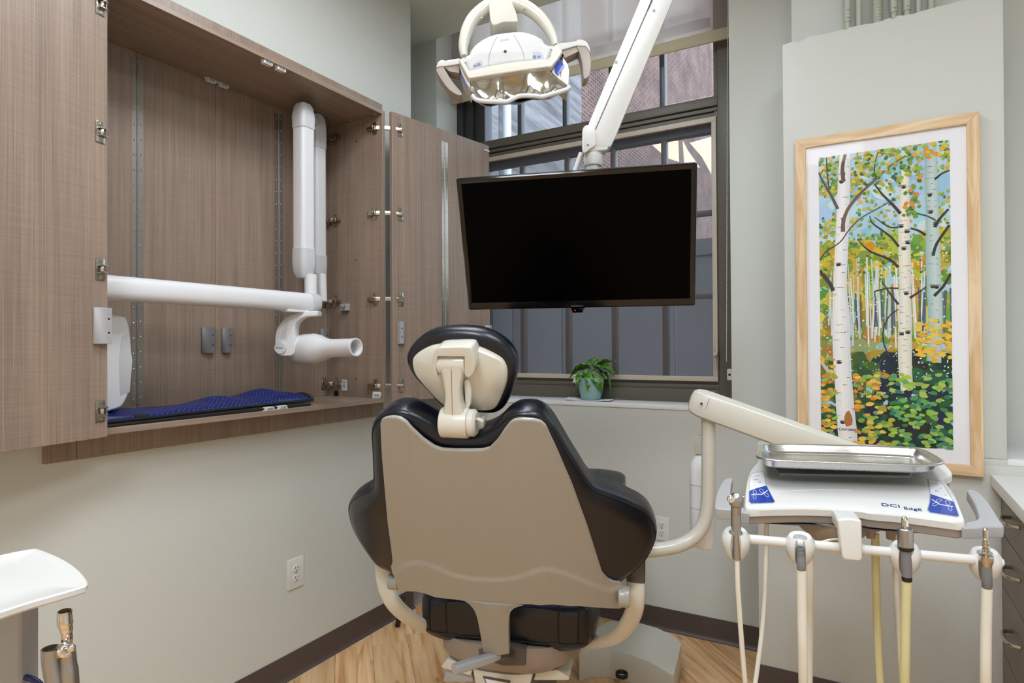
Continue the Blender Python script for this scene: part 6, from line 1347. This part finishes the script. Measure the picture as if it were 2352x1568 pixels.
b = B(); loft(b, [aK(.1, .014, .0035), aK(.6, .014, .0035), aT(.013, .0035), aT(.010, .002), aT(.006, 0), aT(.002, .0), aT(0, .002), aT(0, .009), aT(.003, .012), aT(.012, .013), aK(.5, .014, .013), aK(.1, .014, .013)]); obj('tray_top', b, 'plastic_white', at_)
qa = D(43, 1500, .96); b = B(); box(b, (-.018, -.02, -1.0), (.018, .02, TZ-.013-qa.z), Matrix.Translation(qa) @ Matrix.Rotation(R(29.8), 4, 'Z'), bev=.008, seg=3)
for v in b.verts: v.co.z = max(v.co.z, 0)
obj('post', b, 'plastic_grey', at_)
# suction instruments beside the post
def V3(x, y, d): u, v = zT([(x, y)])[0]; return D(u, v, d)
hv = thing('suction_valve', V3(640, 1900, .93), 'chrome suction valve hanging behind the assistant tray', 'valve')
b = B(); P_ = spline([V3(700, 1700, .93), V3(705, 1450, .93), V3(712, 1180, .93), V3(715, 1080, .93), V3(705, 980, .93), V3(692, 900, .93), V3(690, 800, .93)], 4); n = len(P_); tube(b, P_, [(.0072, .0072, .0070, .0072, .0085, .0100, .0095)[min(6, i*7//n)] for i in range(n)], 20); tube_ = obj('barrel', b, 'chrome', hv)
b = B(); lathe(b, [(.0080, 0), (.0078, .0006)], V3(690, 797, .93), V3(690, 780, .93)-V3(690, 800, .93), n=20); obj('bore', b, 'black', tube_)
b = B(); P_ = spline([V3(760, 1900, .925), V3(740, 1500, .925), V3(725, 1290, .925), V3(715, 1230, .925)], 4); tube(b, P_, [.012]*6+[.0105]*(len(P_)-6), 20); obj('body', b, 'satin_metal', hv)
b = B(); q = V3(700, 1215, .915); lathe(b, [(.011, -.012), (.011, 0), (.008, .003), (.001, .003)], q, V3(760, 1190, .9)-V3(640, 1230, .92), n=20); ball(b, V3(760, 1195, .91), .006, 12); obj('valve_knob', b, 'chrome', hv)
h2 = thing('saliva_ejector_valve', V3(540, 1900, .92), 'wide chrome ejector handle left of the suction valve', 'valve')
b = B(); P_ = spline([V3(660, 1900, .92), V3(590, 1560, .92), V3(555, 1380, .92), V3(545, 1270, .92), V3(545, 1195, .92)], 4); tube(b, P_, [.0125]*len(P_), 22); bb_ = obj('barrel', b, 'satin_metal', h2)
b = B(); q = V3(542, 1196, .92); lathe(b, [(.0105, 0), (.010, .0008)], q, V3(540, 1150, .92)-V3(545, 1250, .92), n=20); obj('bore', b, 'black', bb_)
b = B(); tube(b, spline([V3(-150, 1640, .95), V3(0, 1545, .95), V3(90, 1512, .95), V3(200, 1500, .95), V3(310, 1515, .95), V3(400, 1560, .95), V3(460, 1640, .95), V3(480, 1800, .95)], 6), .0045, 12); obj('blue_hose', b, 'hose_blue', None, 'dark blue thin hose looping under the assistant tray', 'hose')
# --- frames of the flat ceiling lamps and the added fill (out of view above)
for i, (p, sx, sy, w) in enumerate(LAMPS):
    lp_ = thing('unseen_ceiling_or_fill_lamp', (p[0], p[1], CEIL-.05), ('unseen flat ceiling lamp nearest the cabinet wall', 'unseen flat ceiling lamp nearest the counter', 'flat fill lamp added behind the camera')[i], 'lamp', 'unseen ceiling lamps and added fill')
    for lo, hi in (((-sx/2, -sy/2), (sx/2, -sy/2+.02)), ((-sx/2, sy/2-.02), (sx/2, sy/2)), ((-sx/2, -sy/2+.02), (-sx/2+.02, sy/2-.02)), ((sx/2-.02, -sy/2+.02), (sx/2, sy/2-.02))):
        b = B(); box(b, (p[0]+lo[0], p[1]+lo[1], CEIL-.05), (p[0]+hi[0], p[1]+hi[1], CEIL)); obj('unseen_lamp_frame', b, 'plastic_white', lp_)
